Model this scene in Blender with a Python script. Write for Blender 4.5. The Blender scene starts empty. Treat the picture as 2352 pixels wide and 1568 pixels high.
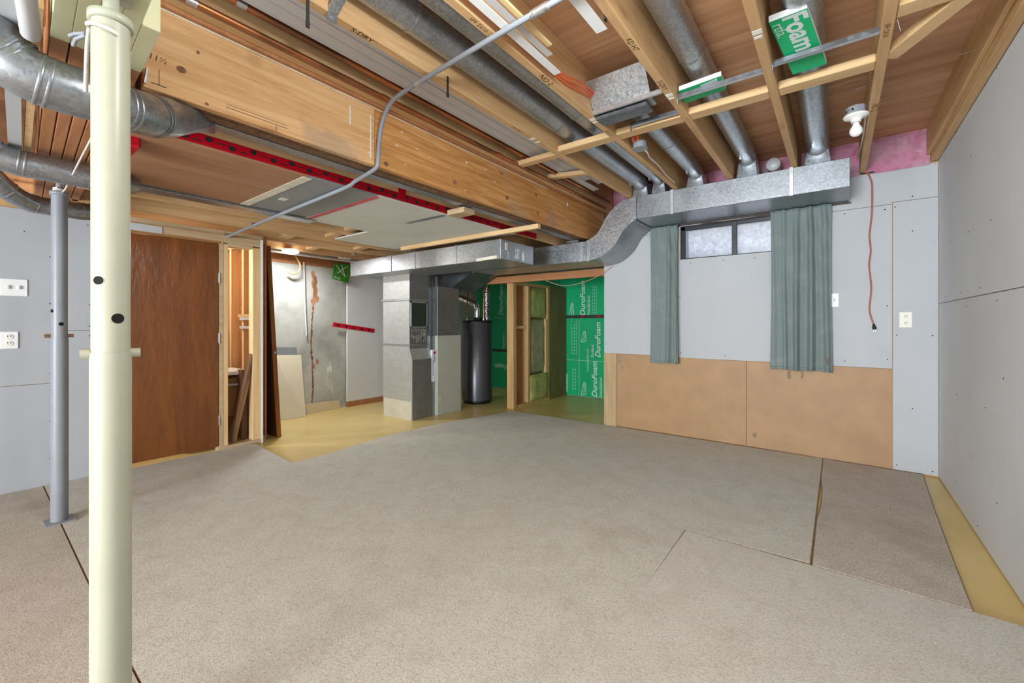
import bpy, bmesh, math, random
from mathutils import Vector, Matrix
random.seed(11)
S = bpy.context.scene
COL = S.collection
R = math.radians

# ------------------------------------------------------------------ camera
F, HY, YAW, EYE = 980.0, 743.0, 37.3, 1.15
cd = bpy.data.cameras.new('camera')
cam = bpy.data.objects.new('camera', cd); COL.objects.link(cam)
cd.sensor_fit = 'HORIZONTAL'; cd.sensor_width = 36.0
cd.lens = 36.0 * F / 2352.0
cd.shift_y = -(784.0 - HY) / 2352.0
cd.clip_start = 0.02
cam.location = (0, 0, EYE)
cam.rotation_euler = (R(90), 0, R(YAW))
S.camera = cam

# ------------------------------------------------------------------ world, lights, exposure
w = bpy.data.worlds.new('sky'); S.world = w; w.use_nodes = True
bg = w.node_tree.nodes['Background']
bg.inputs[0].default_value = (0.80, 0.88, 1.0, 1); bg.inputs[1].default_value = 3.4
S.view_settings.view_transform = 'Standard'
S.view_settings.look = 'None'
S.view_settings.exposure = 0.42
S.view_settings.gamma = 1.0
S.view_settings.use_curve_mapping = False

def area(name, loc, rot, sx, sy, power, col=(1, 1, 1)):
    d = bpy.data.lights.new(name, 'AREA'); d.shape = 'RECTANGLE'; d.size = sx; d.size_y = sy
    d.energy = power; d.color = col
    o = bpy.data.objects.new(name, d); COL.objects.link(o); o.location = loc; o.rotation_euler = rot
    return o
def point(name, loc, power, col=(1, 1, 1), r=0.04):
    d = bpy.data.lights.new(name, 'POINT'); d.energy = power; d.color = col; d.shadow_soft_size = r
    o = bpy.data.objects.new(name, d); COL.objects.link(o); o.location = loc
    return o
# bare bulb above the viewer, and an added fill light far behind it
point('bulb_light', (-0.47, 0.80, 2.20), 34, (0.90, 0.96, 1.0), 0.08)
area('fill_light_rear', (-0.9, -5.7, 1.0), (R(104), 0, R(-4)), 2.6, 1.6, 500, (0.83, 0.93, 1.02))

# ------------------------------------------------------------------ helpers
def lin(c):
    return tuple(((x / 255.0) / 12.92 if x / 255.0 <= 0.04045 else ((x / 255.0 + 0.055) / 1.055) ** 2.4) for x in c)
def rgba(c, k=1.0):
    return tuple(min(0.95, x * k) for x in lin(c)) + (1,)

WL = {}
class MB:
    def __init__(s): s.v = []; s.f = []; s.sm = []
    def poly(s, pts, smooth=False):
        i = len(s.v); s.v += [tuple(p) for p in pts]; s.f.append(tuple(range(i, i + len(pts)))); s.sm.append(smooth); return s
    def hexa(s, p):
        i = len(s.v); s.v += [tuple(q) for q in p]
        for f in ((0, 3, 2, 1), (4, 5, 6, 7), (0, 1, 5, 4), (1, 2, 6, 5), (2, 3, 7, 6), (3, 0, 4, 7)):
            s.f.append(tuple(i + k for k in f)); s.sm.append(False)
        return s
    def box(s, x0, x1, y0, y1, z0, z1):
        return s.hexa([(x0, y0, z0), (x1, y0, z0), (x1, y1, z0), (x0, y1, z0), (x0, y0, z1), (x1, y0, z1), (x1, y1, z1), (x0, y1, z1)])
    def bar(s, p0, p1, wd, ht, up=(0, 0, 1)):
        p0 = Vector(p0); p1 = Vector(p1); d = (p1 - p0).normalized(); u = Vector(up)
        sd = d.cross(u).normalized(); u = sd.cross(d).normalized()
        a = sd * wd / 2; b = u * ht / 2
        return s.hexa([p0 - a - b, p0 + a - b, p1 + a - b, p1 - a - b, p0 - a + b, p0 + a + b, p1 + a + b, p1 - a + b])
    def ring(s, c, d, r, n, up=None):
        d = Vector(d).normalized()
        u = Vector((0, 0, 1)) if abs(d.z) < 0.9 else Vector((1, 0, 0))
        if up is not None: u = Vector(up)
        a = d.cross(u).normalized(); b = a.cross(d).normalized()
        return [Vector(c) + a * (r * math.cos(2 * math.pi * k / n)) + b * (r * math.sin(2 * math.pi * k / n)) for k in range(n)]
    def loft(s, rings, caps=True, smooth=True, closed=False):
        n = len(rings[0]); i = len(s.v)
        for r in rings: s.v += [tuple(p) for p in r]
        m = len(rings)
        for k in range(m if closed else m - 1):
            k2 = (k + 1) % m
            for j in range(n):
                s.f.append((i + k * n + j, i + k * n + (j + 1) % n, i + k2 * n + (j + 1) % n, i + k2 * n + j)); s.sm.append(smooth)
        if caps and not closed:
            s.poly(list(reversed(rings[0]))); s.poly(rings[-1])
        return s
    def cyl(s, p0, p1, r0, r1=None, n=20, caps=True):
        r1 = r0 if r1 is None else r1; d = Vector(p1) - Vector(p0)
        return s.loft([s.ring(p0, d, r0, n), s.ring(p1, d, r1, n)], caps)
    def tube(s, pts, r, n=10, caps=True):
        pts = [Vector(p) for p in pts]; rings = []; ref = None
        for k, p in enumerate(pts):
            d = (pts[min(k + 1, len(pts) - 1)] - pts[max(k - 1, 0)]).normalized()
            if ref is None:
                ref = Vector((0, 0, 1)) if abs(d.z) < 0.9 else Vector((1, 0, 0))
            ref = (ref - d * ref.dot(d)).normalized()
            a = d.cross(ref).normalized()
            rr = r[k] if isinstance(r, (list, tuple)) else r
            rings.append([p + a * (rr * math.cos(2 * math.pi * j / n)) + ref * (rr * math.sin(2 * math.pi * j / n)) for j in range(n)])
        return s.loft(rings, caps)
    def lathe(s, prof, c, n=28, axis=(0, 0, 1)):
        ax = Vector(axis).normalized()
        rings = [s.ring(Vector(c) + ax * z, ax, max(r, 1e-4), n) for r, z in prof]
        return s.loft(rings, False)
    def prism(s, poly, plane, a, b):
        mk = {'xz': lambda p, t: (p[0], t, p[1]), 'yz': lambda p, t: (t, p[0], p[1]), 'xy': lambda p, t: (p[0], p[1], t)}[plane]
        A = [mk(p, a) for p in poly]; B = [mk(p, b) for p in poly]
        s.poly(list(reversed(A))); s.poly(B)
        n = len(poly)
        for k in range(n):
            s.poly([A[k], A[(k + 1) % n], B[(k + 1) % n], B[k]])
        return s
    def grid(s, fn, nu, nv, smooth=True):
        i = len(s.v)
        for a in range(nu + 1):
            for b in range(nv + 1): s.v.append(tuple(fn(a / nu, b / nv)))
        for a in range(nu):
            for b in range(nv):
                s.f.append((i + a * (nv + 1) + b, i + (a + 1) * (nv + 1) + b, i + (a + 1) * (nv + 1) + b + 1, i + a * (nv + 1) + b + 1)); s.sm.append(smooth)
        return s
    def build(s, name, mat, parent=None, label=None, cat=None, group=None, kind=None, bevel=0, solid=0, weld=False, origin=None):
        xs = [p[0] for p in s.v]; ys = [p[1] for p in s.v]; zs = [p[2] for p in s.v]
        c = Vector(((min(xs) + max(xs)) / 2, (min(ys) + max(ys)) / 2, (min(zs) + max(zs)) / 2 if parent else min(zs)))
        if origin: c = Vector(origin)
        me = bpy.data.meshes.new(name)
        me.from_pydata([(p[0] - c.x, p[1] - c.y, p[2] - c.z) for p in s.v], [], s.f)
        me.polygons.foreach_set('use_smooth', s.sm)
        bm = bmesh.new(); bm.from_mesh(me)
        if weld: bmesh.ops.remove_doubles(bm, verts=bm.verts, dist=1e-5)
        bmesh.ops.recalc_face_normals(bm, faces=bm.faces); bm.to_mesh(me); bm.free()
        me.materials.append(M[mat] if isinstance(mat, str) else mat)
        o = bpy.data.objects.new(name, me); COL.objects.link(o)
        return finish(o, c, parent, label, cat, group, kind, bevel, solid)

def finish(o, c, parent, label=None, cat=None, group=None, kind=None, bevel=0, solid=0):
    WL[o.name] = c
    if parent: o.parent = parent; o.location = c - WL[parent.name]
    else: o.location = c
    if label: o['label'] = label
    if cat: o['category'] = cat
    if group: o['group'] = group
    if kind: o['kind'] = kind
    if solid:
        m = o.modifiers.new('solidify', 'SOLIDIFY'); m.thickness = solid
    if bevel:
        m = o.modifiers.new('bevel', 'BEVEL'); m.width = bevel; m.segments = 1; m.limit_method = 'ANGLE'
    return o
def thing(name, loc, label=None, cat=None, group=None, kind=None):
    o = bpy.data.objects.new(name, None); COL.objects.link(o); o.empty_display_size = 0.05
    return finish(o, Vector(loc), None, label, cat, group, kind)
def dup(o, delta, label=None):
    """copy of a thing with its parts and their sub-parts, moved by delta"""
    c = o.copy(); COL.objects.link(c); c.location = o.location + Vector(delta); WL[c.name] = WL[o.name] + Vector(delta)
    if label: c['label'] = label
    for ch in list(o.children):
        k = ch.copy(); COL.objects.link(k); k.parent = c
        for g in list(ch.children):
            q = g.copy(); COL.objects.link(q); q.parent = k
    return c
def catm(pts, n=6):
    out = []
    for i in range(len(pts) - 1):
        p0 = Vector(pts[max(i - 1, 0)]); p1 = Vector(pts[i]); p2 = Vector(pts[i + 1]); p3 = Vector(pts[min(i + 2, len(pts) - 1)])
        for k in range(n):
            t = k / n
            out.append(0.5 * ((2 * p1) + (p2 - p0) * t + (2 * p0 - 5 * p1 + 4 * p2 - p3) * t * t + (3 * p1 - p0 - 3 * p2 + p3) * t ** 3))
    out.append(Vector(pts[-1])); return out
def text(body, mat, parent, at, xd, yd, length=None, size=0.05, shear=0.0, bold=0.0, name='lettering', lift=0.0008):
    cu = bpy.data.curves.new('t', 'FONT'); cu.body = body; cu.size = 1.0; cu.shear = shear; cu.offset = bold
    cu.resolution_u = 3
    to = bpy.data.objects.new('t', cu); COL.objects.link(to)
    bpy.context.view_layer.update()
    dg = bpy.context.evaluated_depsgraph_get()
    me = bpy.data.meshes.new_from_object(to.evaluated_get(dg))
    bpy.data.objects.remove(to)
    xs = [v.co.x for v in me.vertices]
    x0 = min(xs); sc = length / (max(xs) - x0) if length else size
    xd = Vector(xd).normalized(); yd = Vector(yd).normalized(); nd = xd.cross(yd)
    at = Vector(at)
    pts = [at + xd * ((v.co.x - x0) * sc) + yd * (v.co.y * sc) + nd * lift for v in me.vertices]
    c = sum(pts, Vector()) / len(pts)
    for v, p in zip(me.vertices, pts): v.co = p - c
    me.name = name; me.materials.clear(); me.materials.append(M[mat])
    o = bpy.data.objects.new(name, me); COL.objects.link(o)
    return finish(o, c, parent)

# ------------------------------------------------------------------ materials
M = {}
class NT:
    def __init__(s, name):
        s.m = bpy.data.materials.new(name); s.m.use_nodes = True; M[name] = s.m
        s.n = s.m.node_tree.nodes; s.l = s.m.node_tree.links
        s.b = s.n['Principled BSDF']
    def N(s, t, **k):
        x = s.n.new(t)
        for a, b in k.items():
            if a.startswith('i_'): x.inputs[a[2:].replace('_', ' ')].default_value = b
            else: setattr(x, a, b)
        return x
    def L(s, a, b): s.l.new(a, b)
    def coords(s, scale=(1, 1, 1), rand=True):
        tc = s.N('ShaderNodeTexCoord'); mp = s.N('ShaderNodeMapping'); mp.inputs['Scale'].default_value = scale
        if rand:
            oi = s.N('ShaderNodeObjectInfo'); ml = s.N('ShaderNodeMath', operation='MULTIPLY'); ml.inputs[1].default_value = 37.0
            ad = s.N('ShaderNodeVectorMath', operation='ADD')
            s.L(oi.outputs['Random'], ml.inputs[0]); s.L(tc.outputs['Object'], ad.inputs[0]); s.L(ml.outputs[0], ad.inputs[1])
            s.L(ad.outputs[0], mp.inputs[0])
        else: s.L(tc.outputs['Object'], mp.inputs[0])
        return mp.outputs[0]
    def noise(s, vec, scale, detail=4, rough=0.55, dist=0.0):
        n = s.N('ShaderNodeTexNoise'); n.inputs['Scale'].default_value = scale; n.inputs['Detail'].default_value = detail
        n.inputs['Roughness'].default_value = rough; n.inputs['Distortion'].default_value = dist
        s.L(vec, n.inputs['Vector']); return n.outputs['Fac']
    def ramp(s, fac, stops):
        r = s.N('ShaderNodeValToRGB'); e = r.color_ramp.elements
        while len(e) > 1: e.remove(e[0])
        for k, (p, c) in enumerate(stops):
            if k == 0: e[0].position = p; el = e[0]
            else: el = e.new(p)
            el.color = c if len(c) == 4 else tuple(c) + (1,)
        s.L(fac, r.inputs[0]); return r.outputs[0]
    def mix(s, fac, a, b, mode='MIX'):
        x = s.N('ShaderNodeMix', data_type='RGBA', blend_type=mode)
        for sock, val in ((x.inputs['Factor'], fac), (x.inputs['A'], a), (x.inputs['B'], b)):
            pass
        fs, A, B = x.inputs[0], x.inputs[6], x.inputs[7]
        for sock, val in ((fs, fac), (A, a), (B, b)):
            if hasattr(val, 'is_output'): s.L(val, sock)
            else: sock.default_value = val
        return x.outputs[2]
    def col(s, c):
        if hasattr(c, 'is_output'): s.L(c, s.b.inputs['Base Color'])
        else: s.b.inputs['Base Color'].default_value = c
    def bump(s, h, strength=0.2, dist=0.01):
        x = s.N('ShaderNodeBump'); x.inputs['Strength'].default_value = strength; x.inputs['Distance'].default_value = dist
        s.L(h, x.inputs['Height']); s.L(x.outputs[0], s.b.inputs['Normal'])
    def pr(s, rough=None, metal=None, spec=None):
        if rough is not None: s.b.inputs['Roughness'].default_value = rough
        if metal is not None: s.b.inputs['Metallic'].default_value = metal
        if spec is not None: s.b.inputs['Specular IOR Level'].default_value = spec
        return s

def plain(name, c, rough=0.6, metal=0.0, var=0.08, scale=6.0, k=1.0, bump=0.0):
    t = NT(name); v = t.coords()
    n = t.noise(v, scale, 4)
    a = rgba(c, k); lo = tuple(x * (1 - var) for x in a[:3]) + (1,); hi = tuple(min(1, x * (1 + var)) for x in a[:3]) + (1,)
    t.col(t.ramp(n, [(0.3, lo), (0.7, hi)])); t.pr(rough, metal)
    if bump: t.bump(t.noise(v, scale * 12, 3), bump, 0.004)
    return t
def wood(name, c1, c2, axis='Y', rough=0.6, k=1.0, knots=0.5, fine=1.0, dirt=None):
    t = NT(name)
    sc = {'X': (1.0, 16, 16), 'Y': (16, 1.0, 16), 'Z': (16, 16, 1.0)}[axis]
    v = t.coords(tuple(x * fine for x in sc))
    n = t.noise(v, 1.6, 8, 0.62, 0.8)
    v2 = t.coords({'X': (2, 9, 9), 'Y': (9, 2, 9), 'Z': (9, 9, 2)}[axis])
    n2 = t.noise(v2, 0.7, 3)
    a = t.ramp(n, [(0.30, rgba(c2, k)), (0.62, rgba(c1, k))])
    d = tuple(x * 0.72 for x in rgba(c2, k)[:3]) + (1,)
    fac = t.ramp(n2, [(0.45, (0, 0, 0)), (0.75, (0.75, 0.75, 0.75))])
    o = t.mix(fac, a, t.mix(0.6, a, rgba(c2, k)))
    if knots:
        vo = t.N('ShaderNodeTexVoronoi'); vo.inputs['Scale'].default_value = 1.0
        t.L(t.coords({'X': (1.6, 5, 5), 'Y': (5, 1.6, 5), 'Z': (5, 5, 1.6)}[axis]), vo.inputs['Vector'])
        kf = t.ramp(vo.outputs['Distance'], [(0.05, (knots,) * 3), (0.10, (0, 0, 0))])
        o = t.mix(kf, o, d)
    if dirt:
        dn = t.noise(t.coords((1, 1, 1)), 3.2, 5)
        o = t.mix(t.ramp(dn, [(0.58, (0, 0, 0)), (0.68, (0.55, 0.55, 0.55))]), o, rgba(dirt, k))
    t.col(o); t.pr(rough, spec=0.3); t.bump(n, 0.12, 0.004)
    return t
def galv(name, c, spangle=60, contrast=0.25, rough=0.36, metal=0.85):
    t = NT(name); v = t.coords()
    vo = t.N('ShaderNodeTexVoronoi'); vo.inputs['Scale'].default_value = spangle; t.L(v, vo.inputs['Vector'])
    n = t.noise(v, 5, 4)
    a = rgba(c); lo = tuple(x * (1 - contrast) for x in a[:3]); hi = tuple(min(0.95, x * (1 + contrast)) for x in a[:3])
    s = t.N('ShaderNodeSeparateColor'); t.L(vo.outputs['Color'], s.inputs[0])
    base = t.ramp(s.outputs[0], [(0.15, lo), (0.9, hi)])
    t.col(t.mix(0.35, base, t.ramp(n, [(0.3, lo), (0.7, hi)])))
    t.pr(rough, metal)
    rr = t.N('ShaderNodeMapRange'); t.L(s.outputs[1], rr.inputs[0]); rr.inputs[3].default_value = rough - 0.3 * contrast; rr.inputs[4].default_value = rough + 0.45 * contrast
    t.L(rr.outputs[0], t.b.inputs['Roughness'])
    t.bump(n, 0.06, 0.02)
    return t
def glow(name, c, st):
    t = NT(name); t.b.inputs['Emission Color'].default_value = tuple(c) + (1,); t.b.inputs['Emission Strength'].default_value = st
    t.col(tuple(c) + (1,))

# walls, floor
def drywall(name, c, var=0.03):
    t = NT(name); v = t.coords()
    a = rgba(c); n = t.noise(v, 1.3, 5); n2 = t.noise(t.coords((4, 4, 60)), 2.0, 3)
    lo = tuple(x * (1 - var * 2) for x in a[:3]); hi = tuple(min(0.9, x * (1 + var)) for x in a[:3])
    b = t.ramp(n, [(0.3, lo), (0.7, hi)])
    sm = t.noise(v, 9, 6, 0.7)
    b = t.mix(t.ramp(sm, [(0.70, (0, 0, 0)), (0.76, (0.35,) * 3)]), b, tuple(x * 0.75 for x in a[:3]) + (1,))
    t.col(b); t.pr(0.75, spec=0.25); t.bump(n2, 0.04, 0.003)
drywall('drywall_white', (190, 192, 194)); drywall('drywall_grey', (214, 218, 222)); drywall('drywall_left', (173, 175, 178))
t = plain('mdf', (170, 134, 94), 0.55, var=0.10, scale=5)
def yellow_floor():
    t = NT('yellow_floor'); v = t.coords(rand=False)
    n = t.noise(v, 1.8, 6); n2 = t.noise(v, 11, 5, 0.65)
    b = t.ramp(n, [(0.3, rgba((210, 184, 114))), (0.7, rgba((229, 204, 136)))])
    b = t.mix(t.ramp(n2, [(0.66, (0, 0, 0)), (0.74, (0.6,) * 3)]), b, rgba((232, 212, 160)))
    b = t.mix(t.ramp(t.noise(t.coords((6, 1.2, 1), False), 3.2, 6, 0.7), [(0.70, (0, 0, 0)), (0.76, (0.6,) * 3)]), b, rgba((150, 128, 86)))
    t.col(b); t.pr(0.32, spec=0.45); t.bump(n2, 0.05, 0.01)
yellow_floor()
def carpet(name, c1, c2, c3, stain=0.62, speck=0.5):
    t = NT(name); v = t.coords(rand=False)
    big = t.noise(v, 1.1, 6, 0.6); mid = t.noise(v, 6.5, 7, 0.68, 0.6); fine = t.noise(v, 330, 2, 0.7); med = t.noise(v, 120, 3, 0.75)
    b = t.ramp(mid, [(0.30, rgba(c2)), (0.58, rgba(c1))])
    b = t.mix(t.ramp(big, [(stain, (0, 0, 0)), (stain + 0.12, (0.7,) * 3)]), b, rgba(c3))
    dk = tuple(x * 0.42 for x in rgba(c2)[:3]) + (1,)
    b = t.mix(t.ramp(fine, [(0.34, (speck,) * 3), (0.52, (0, 0, 0))]), b, dk)
    b = t.mix(t.ramp(med, [(0.34, (speck * 0.9,) * 3), (0.52, (0, 0, 0))]), b, dk)
    t.col(b); t.pr(0.95, spec=0.08)
    h = t.N('ShaderNodeMath', operation='ADD'); t.L(fine, h.inputs[0]); t.L(med, h.inputs[1])
    t.bump(h.outputs[0], 0.7, 0.007)
carpet('carpet_beige', (229, 226, 214), (217, 212, 198), (203, 194, 178), 0.62, 0.45)
carpet('carpet_near', (229, 225, 214), (219, 213, 201), (208, 199, 185), 0.60, 0.40)
carpet('carpet_offcut', (228, 219, 206), (212, 201, 186), (198, 184, 168), 0.54, 0.80)
carpet('carpet_left', (218, 210, 196), (205, 195, 180), (193, 180, 163), 0.58, 0.45)
def concrete():
    t = NT('concrete'); v = t.coords(rand=False)
    n = t.noise(v, 2.2, 8, 0.62); n2 = t.noise(v, 14, 5, 0.6)
    b = t.ramp(n, [(0.28, rgba((150, 152, 146))), (0.5, rgba((186, 187, 180))), (0.72, rgba((205, 205, 197)))])
    b = t.mix(t.ramp(n2, [(0.62, (0, 0, 0)), (0.72, (0.5,) * 3)]), b, rgba((138, 138, 132)))
    # damp streaks and efflorescence next to the crack (object space: y along the wall)
    st = t.noise(t.coords((1, 14, 1.2), False), 1.2, 6, 0.7)
    b = t.mix(t.ramp(st, [(0.62, (0, 0, 0)), (0.70, (0.55,) * 3)]), b, rgba((220, 220, 214)))
    t.col(b); t.pr(0.8); t.bump(n2, 0.2, 0.01)
concrete()
wood('joist', (216, 178, 130), (190, 148, 102), 'Y', k=1.0, knots=0.45)
wood('joist_x', (222, 188, 140), (200, 162, 114), 'X', k=1.0, knots=0.45)
wood('stud', (228, 196, 148), (208, 168, 116), 'Z', knots=0.5)
wood('stud_plain', (200, 164, 112), (176, 138, 92), 'Z', knots=0.4)
wood('plate', (196, 172, 136), (172, 146, 110), 'Y', knots=0.3)
wood('beam_wood', (228, 184, 134), (196, 146, 92), 'Y', knots=0.7, dirt=(168, 146, 124), fine=1.3)
wood('beam_far', (220, 166, 104), (176, 116, 58), 'Y', knots=0.7, dirt=(172, 150, 128), fine=1.5)
wood('brown_ply', (184, 130, 88), (158, 104, 66), 'X', knots=0.5)
wood('subfloor', (212, 166, 126), (178, 130, 92), 'X', knots=0.5, fine=0.5)
wood('panel_ply', (168, 126, 94), (148, 106, 76), 'Y', knots=0, fine=0.35)
wood('dark_wood', (104, 60, 28), (70, 38, 16), 'Z', rough=0.5, knots=0)
wood('slab_edge', (140, 86, 36), (110, 64, 24), 'Z', rough=0.5, knots=0)
wood('weathered', (132, 98, 72), (92, 66, 48), 'Z', knots=0.3)
wood('grey_ply', (196, 168, 130), (172, 142, 104), 'Z', knots=0.2)
wood('strip_wood', (226, 196, 146), (206, 172, 120), 'Y', knots=0)
def door_mat():
    t = NT('door_brown'); v = t.coords((5, 5, 0.7)); n = t.noise(v, 2.0, 6, 0.6, 0.6); n2 = t.noise(t.coords((14, 14, 5)), 2.0, 4, 0.6)
    b = t.ramp(n, [(0.3, rgba((100, 55, 19))), (0.7, rgba((130, 75, 30)))])
    t.col(b); t.pr(0.27, spec=0.55); t.bump(n2, 0.35, 0.010)
door_mat()
galv('galv', (176, 180, 184), 115, 0.24, 0.36)
galv('galv_flat', (158, 162, 166), 120, 0.22, 0.38)
galv('galv_bold', (176, 180, 184), 130, 0.34, 0.36)
galv('galv_dull', (158, 162, 166), 90, 0.20, 0.36)
galv('galv_side', (196, 198, 194), 30, 0.08, 0.48, 0.7)
galv('galv_dark', (124, 128, 132), 40, 0.20, 0.38)
galv('foil', (205, 207, 208), 34, 0.5, 0.22, 0.95)
galv('channel', (206, 208, 211), 40, 0.08, 0.33)
plain('post_cream', (178, 179, 158), 0.38, var=0.04, scale=8)
plain('cream_paint', (214, 212, 172), 0.5, var=0.06, scale=7)
plain('post_grey', (134, 136, 141), 0.42, var=0.06, scale=8)
plain('black', (18, 18, 20), 0.5); plain('hole_dark', (14, 13, 12), 0.9)
plain('strap_black', (46, 44, 44), 0.5); plain('white_plastic', (236, 236, 234), 0.4, var=0.02)
plain('pvc_white', (196, 194, 193), 0.35, var=0.04); plain('vinyl', (196, 192, 190), 0.45, var=0.05, scale=3)
plain('porcelain', (240, 238, 234), 0.25, var=0.02); plain('bulb_white', (244, 244, 242), 0.2, var=0.01)
plain('box_grey', (140, 144, 150), 0.5, var=0.04); plain('outlet_ivory', (232, 228, 214), 0.4, var=0.02)
plain('cord_orange', (240, 96, 44), 0.5, var=0.05); plain('cord_brown', (170, 96, 70), 0.5, var=0.08)
plain('rope', (216, 208, 198), 0.9, var=0.12, scale=40, bump=0.6)
plain('cable_white', (226, 214, 202), 0.5); plain('wire_tan', (196, 150, 118), 0.5)
plain('red_plastic', (176, 10, 30), 0.25, var=0.2, scale=7); plain('red_tape', (206, 20, 48), 0.3, var=0.12)
plain('red_faded', (196, 80, 84), 0.6, var=0.25, scale=12)
plain('panel_grey', (132, 134, 132), 0.6, var=0.08, scale=4); plain('panel_white', (204, 204, 194), 0.7, var=0.06, scale=3)
plain('panel_bright', (226, 228, 228), 0.6, var=0.02); plain('paper_strip', (214, 206, 186), 0.8, var=0.15, scale=14)
plain('cream_panel', (224, 214, 188), 0.7, var=0.04); plain('tan_board', (212, 192, 152), 0.7, var=0.06)
plain('scuff', (150, 124, 98), 0.8, var=0.2, scale=20); plain('jute', (150, 122, 92), 0.9, var=0.3, scale=60); plain('dusty', (186, 178, 158), 0.6, var=0.1); plain('slate', (128, 132, 136), 0.7); plain('stain_rust', (142, 100, 72), 0.9, var=0.45, scale=9, bump=0.8)
plain('stain_orange', (186, 128, 94), 0.9, var=0.3, scale=12, bump=0.8)
plain('efflorescence', (236, 236, 230), 0.9); plain('dirt_dark', (110, 98, 88), 0.9, var=0.3)
plain('foam_white', (240, 240, 236), 0.8, var=0.04, scale=30, bump=0.3)
plain('foam_green', (10, 170, 108), 0.38, var=0.06, scale=3); plain('foam_print', (196, 226, 208), 0.5, var=0.02)
plain('print_grey', (200, 206, 204), 0.6); plain('print_black', (30, 22, 18), 0.8); plain('print_red', (188, 70, 40), 0.8)
plain('print_brown', (96, 56, 34), 0.8); plain('tape_dark', (40, 52, 44), 0.4); plain('furnace_paint', (176, 177, 163), 0.45, var=0.03)
plain('tank_grey', (88, 88, 92), 0.30, metal=0.5, var=0.03); plain('filter_white', (222, 224, 230), 0.6)
plain('curtain_rod', (70, 52, 44), 0.5); plain('frame_black', (22, 24, 28), 0.35); plain('frame_light', (196, 196, 192), 0.5)
plain('green_leaf', (60, 130, 40), 0.4, var=0.5, scale=16); plain('hook_tan', (206, 164, 110), 0.5)
plain('wire_pale', (226, 214, 196), 0.4); plain('steel', (190, 190, 192), 0.3, metal=0.9)
plain('grey_plastic', (176, 178, 186), 0.5); plain('hardboard', (150, 104, 56), 0.6)
plain('wood_lamp', (214, 160, 96), 0.6)
def copper():
    t = NT('copper'); v = t.coords((3, 1, 3)); n = t.noise(v, 3, 4)
    t.col(t.ramp(n, [(0.35, rgba((126, 88, 62))), (0.65, rgba((206, 128, 78)))])); t.pr(0.34, 0.85)
copper()
def insulation(name, c1, c2):
    t = NT(name); v = t.coords(); n = t.noise(v, 13, 8, 0.7, 0.8); n2 = t.noise(v, 5, 4)
    b = t.mix(t.ramp(n2, [(0.35, (0, 0, 0)), (0.7, (0.6,) * 3)]), t.ramp(n, [(0.3, rgba(c2)), (0.7, rgba(c1))]), rgba((210, 196, 202)))
    t.col(b); t.pr(0.95, spec=0.1); t.bump(n, 0.7, 0.03)
insulation('pink', (224, 150, 176), (178, 96, 126)); 
t = plain('batt_green', (158, 164, 96), 0.6, var=0.25, scale=9, bump=0.5)
plain('batt_film', (150, 140, 104), 0.25, var=0.2, scale=10); wood('panel_end', (118, 108, 66), (96, 86, 50), 'Z', knots=0)
def cloth():
    t = NT('curtain'); v = t.coords((60, 60, 18)); n = t.noise(v, 6, 3); n2 = t.noise(t.coords((1, 1, 1)), 7, 3)
    b = t.ramp(n, [(0.35, rgba((116, 129, 126))), (0.65, rgba((132, 144, 141)))])
    b = t.mix(t.ramp(n2, [(0.5, (0, 0, 0)), (0.8, (0.4,) * 3)]), b, rgba((150, 160, 156)))
    t.col(b); t.pr(0.85, spec=0.15); t.bump(n, 0.15, 0.003)
cloth()
def frosted():
    t = NT('frosted_pane'); v = t.coords((1, 1, 1)); n = t.noise(v, 26, 6, 0.75, 1.0)
    tr = t.N('ShaderNodeBsdfTranslucent'); gl = t.N('ShaderNodeBsdfGlossy'); gl.inputs['Roughness'].default_value = 0.3
    gl.inputs['Color'].default_value = (0.6, 0.62, 0.66, 1)
    t.L(t.ramp(n, [(0.3, (0.50, 0.52, 0.56)), (0.7, (0.86, 0.88, 0.92))]), tr.inputs['Color'])
    mx = t.N('ShaderNodeMixShader'); mx.inputs[0].default_value = 0.12
    t.L(tr.outputs[0], mx.inputs[1]); t.L(gl.outputs[0], mx.inputs[2])
    t.L(mx.outputs[0], t.n['Material Output'].inputs['Surface'])
frosted()
glow('lamp_white', (1.0, 0.97, 0.92), 14.0); glow('lamp_warm', (1.0, 0.80, 0.52), 5.0); glow('tube_white', (1.0, 0.96, 0.92), 3.0)

# ------------------------------------------------------------------ structure: slab and shell
FLOOR = MB().box(-5.6, 0.75, -6.3, 6.2, -0.12, 0.0).build('floor', 'yellow_floor', kind='structure')
YW = 4.46      # face of the window wall
XR = 0.603     # face of the right wall
XL = -4.42     # face of the left partition
ZJ = 2.365     # underside of the joists over the main room
ZS = 2.62      # underside of the subfloor over the main room
ZK = 2.00      # underside of the lower joists on the left
ZT = 2.26      # underside of the lower subfloor

# right wall: framing core with four drywall sheets
WR = MB().box(XR + 0.012, 0.75, -6.3, 4.60, 0.0, 2.66).build('wall_right', 'stud_plain', kind='structure')
def sheet_x(x0, x1, y0, y1, z0, z1, par, mat, ragged_top=False):
    m = MB()
    if not ragged_top: m.box(x0, x1, y0, y1, z0, z1)
    else:
        n = 46; poly = [(y0, z0), (y1, z0)]
        for k in range(n + 1):
            y = y1 + (y0 - y1) * k / n
            poly.append((y, z1 + random.uniform(-0.006, 0.006) - (0.012 if k == 0 else 0)))
        m.prism(poly, 'yz', x0, x1)
    return m.build('drywall_sheet', mat, par)
sheet_x(XR, XR + 0.012, 2.0, 4.452, 0.010, 1.297, WR, 'drywall_grey')
sheet_x(XR, XR + 0.012, 1.0, 4.452, 1.302, 2.386, WR, 'drywall_grey', True)
sheet_x(XR, XR + 0.012, -6.3, 1.996, 0.010, 1.297, WR, 'drywall_grey')
sheet_x(XR, XR + 0.012, -6.3, 0.996, 1.302, 2.386, WR, 'drywall_grey', True)
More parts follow.
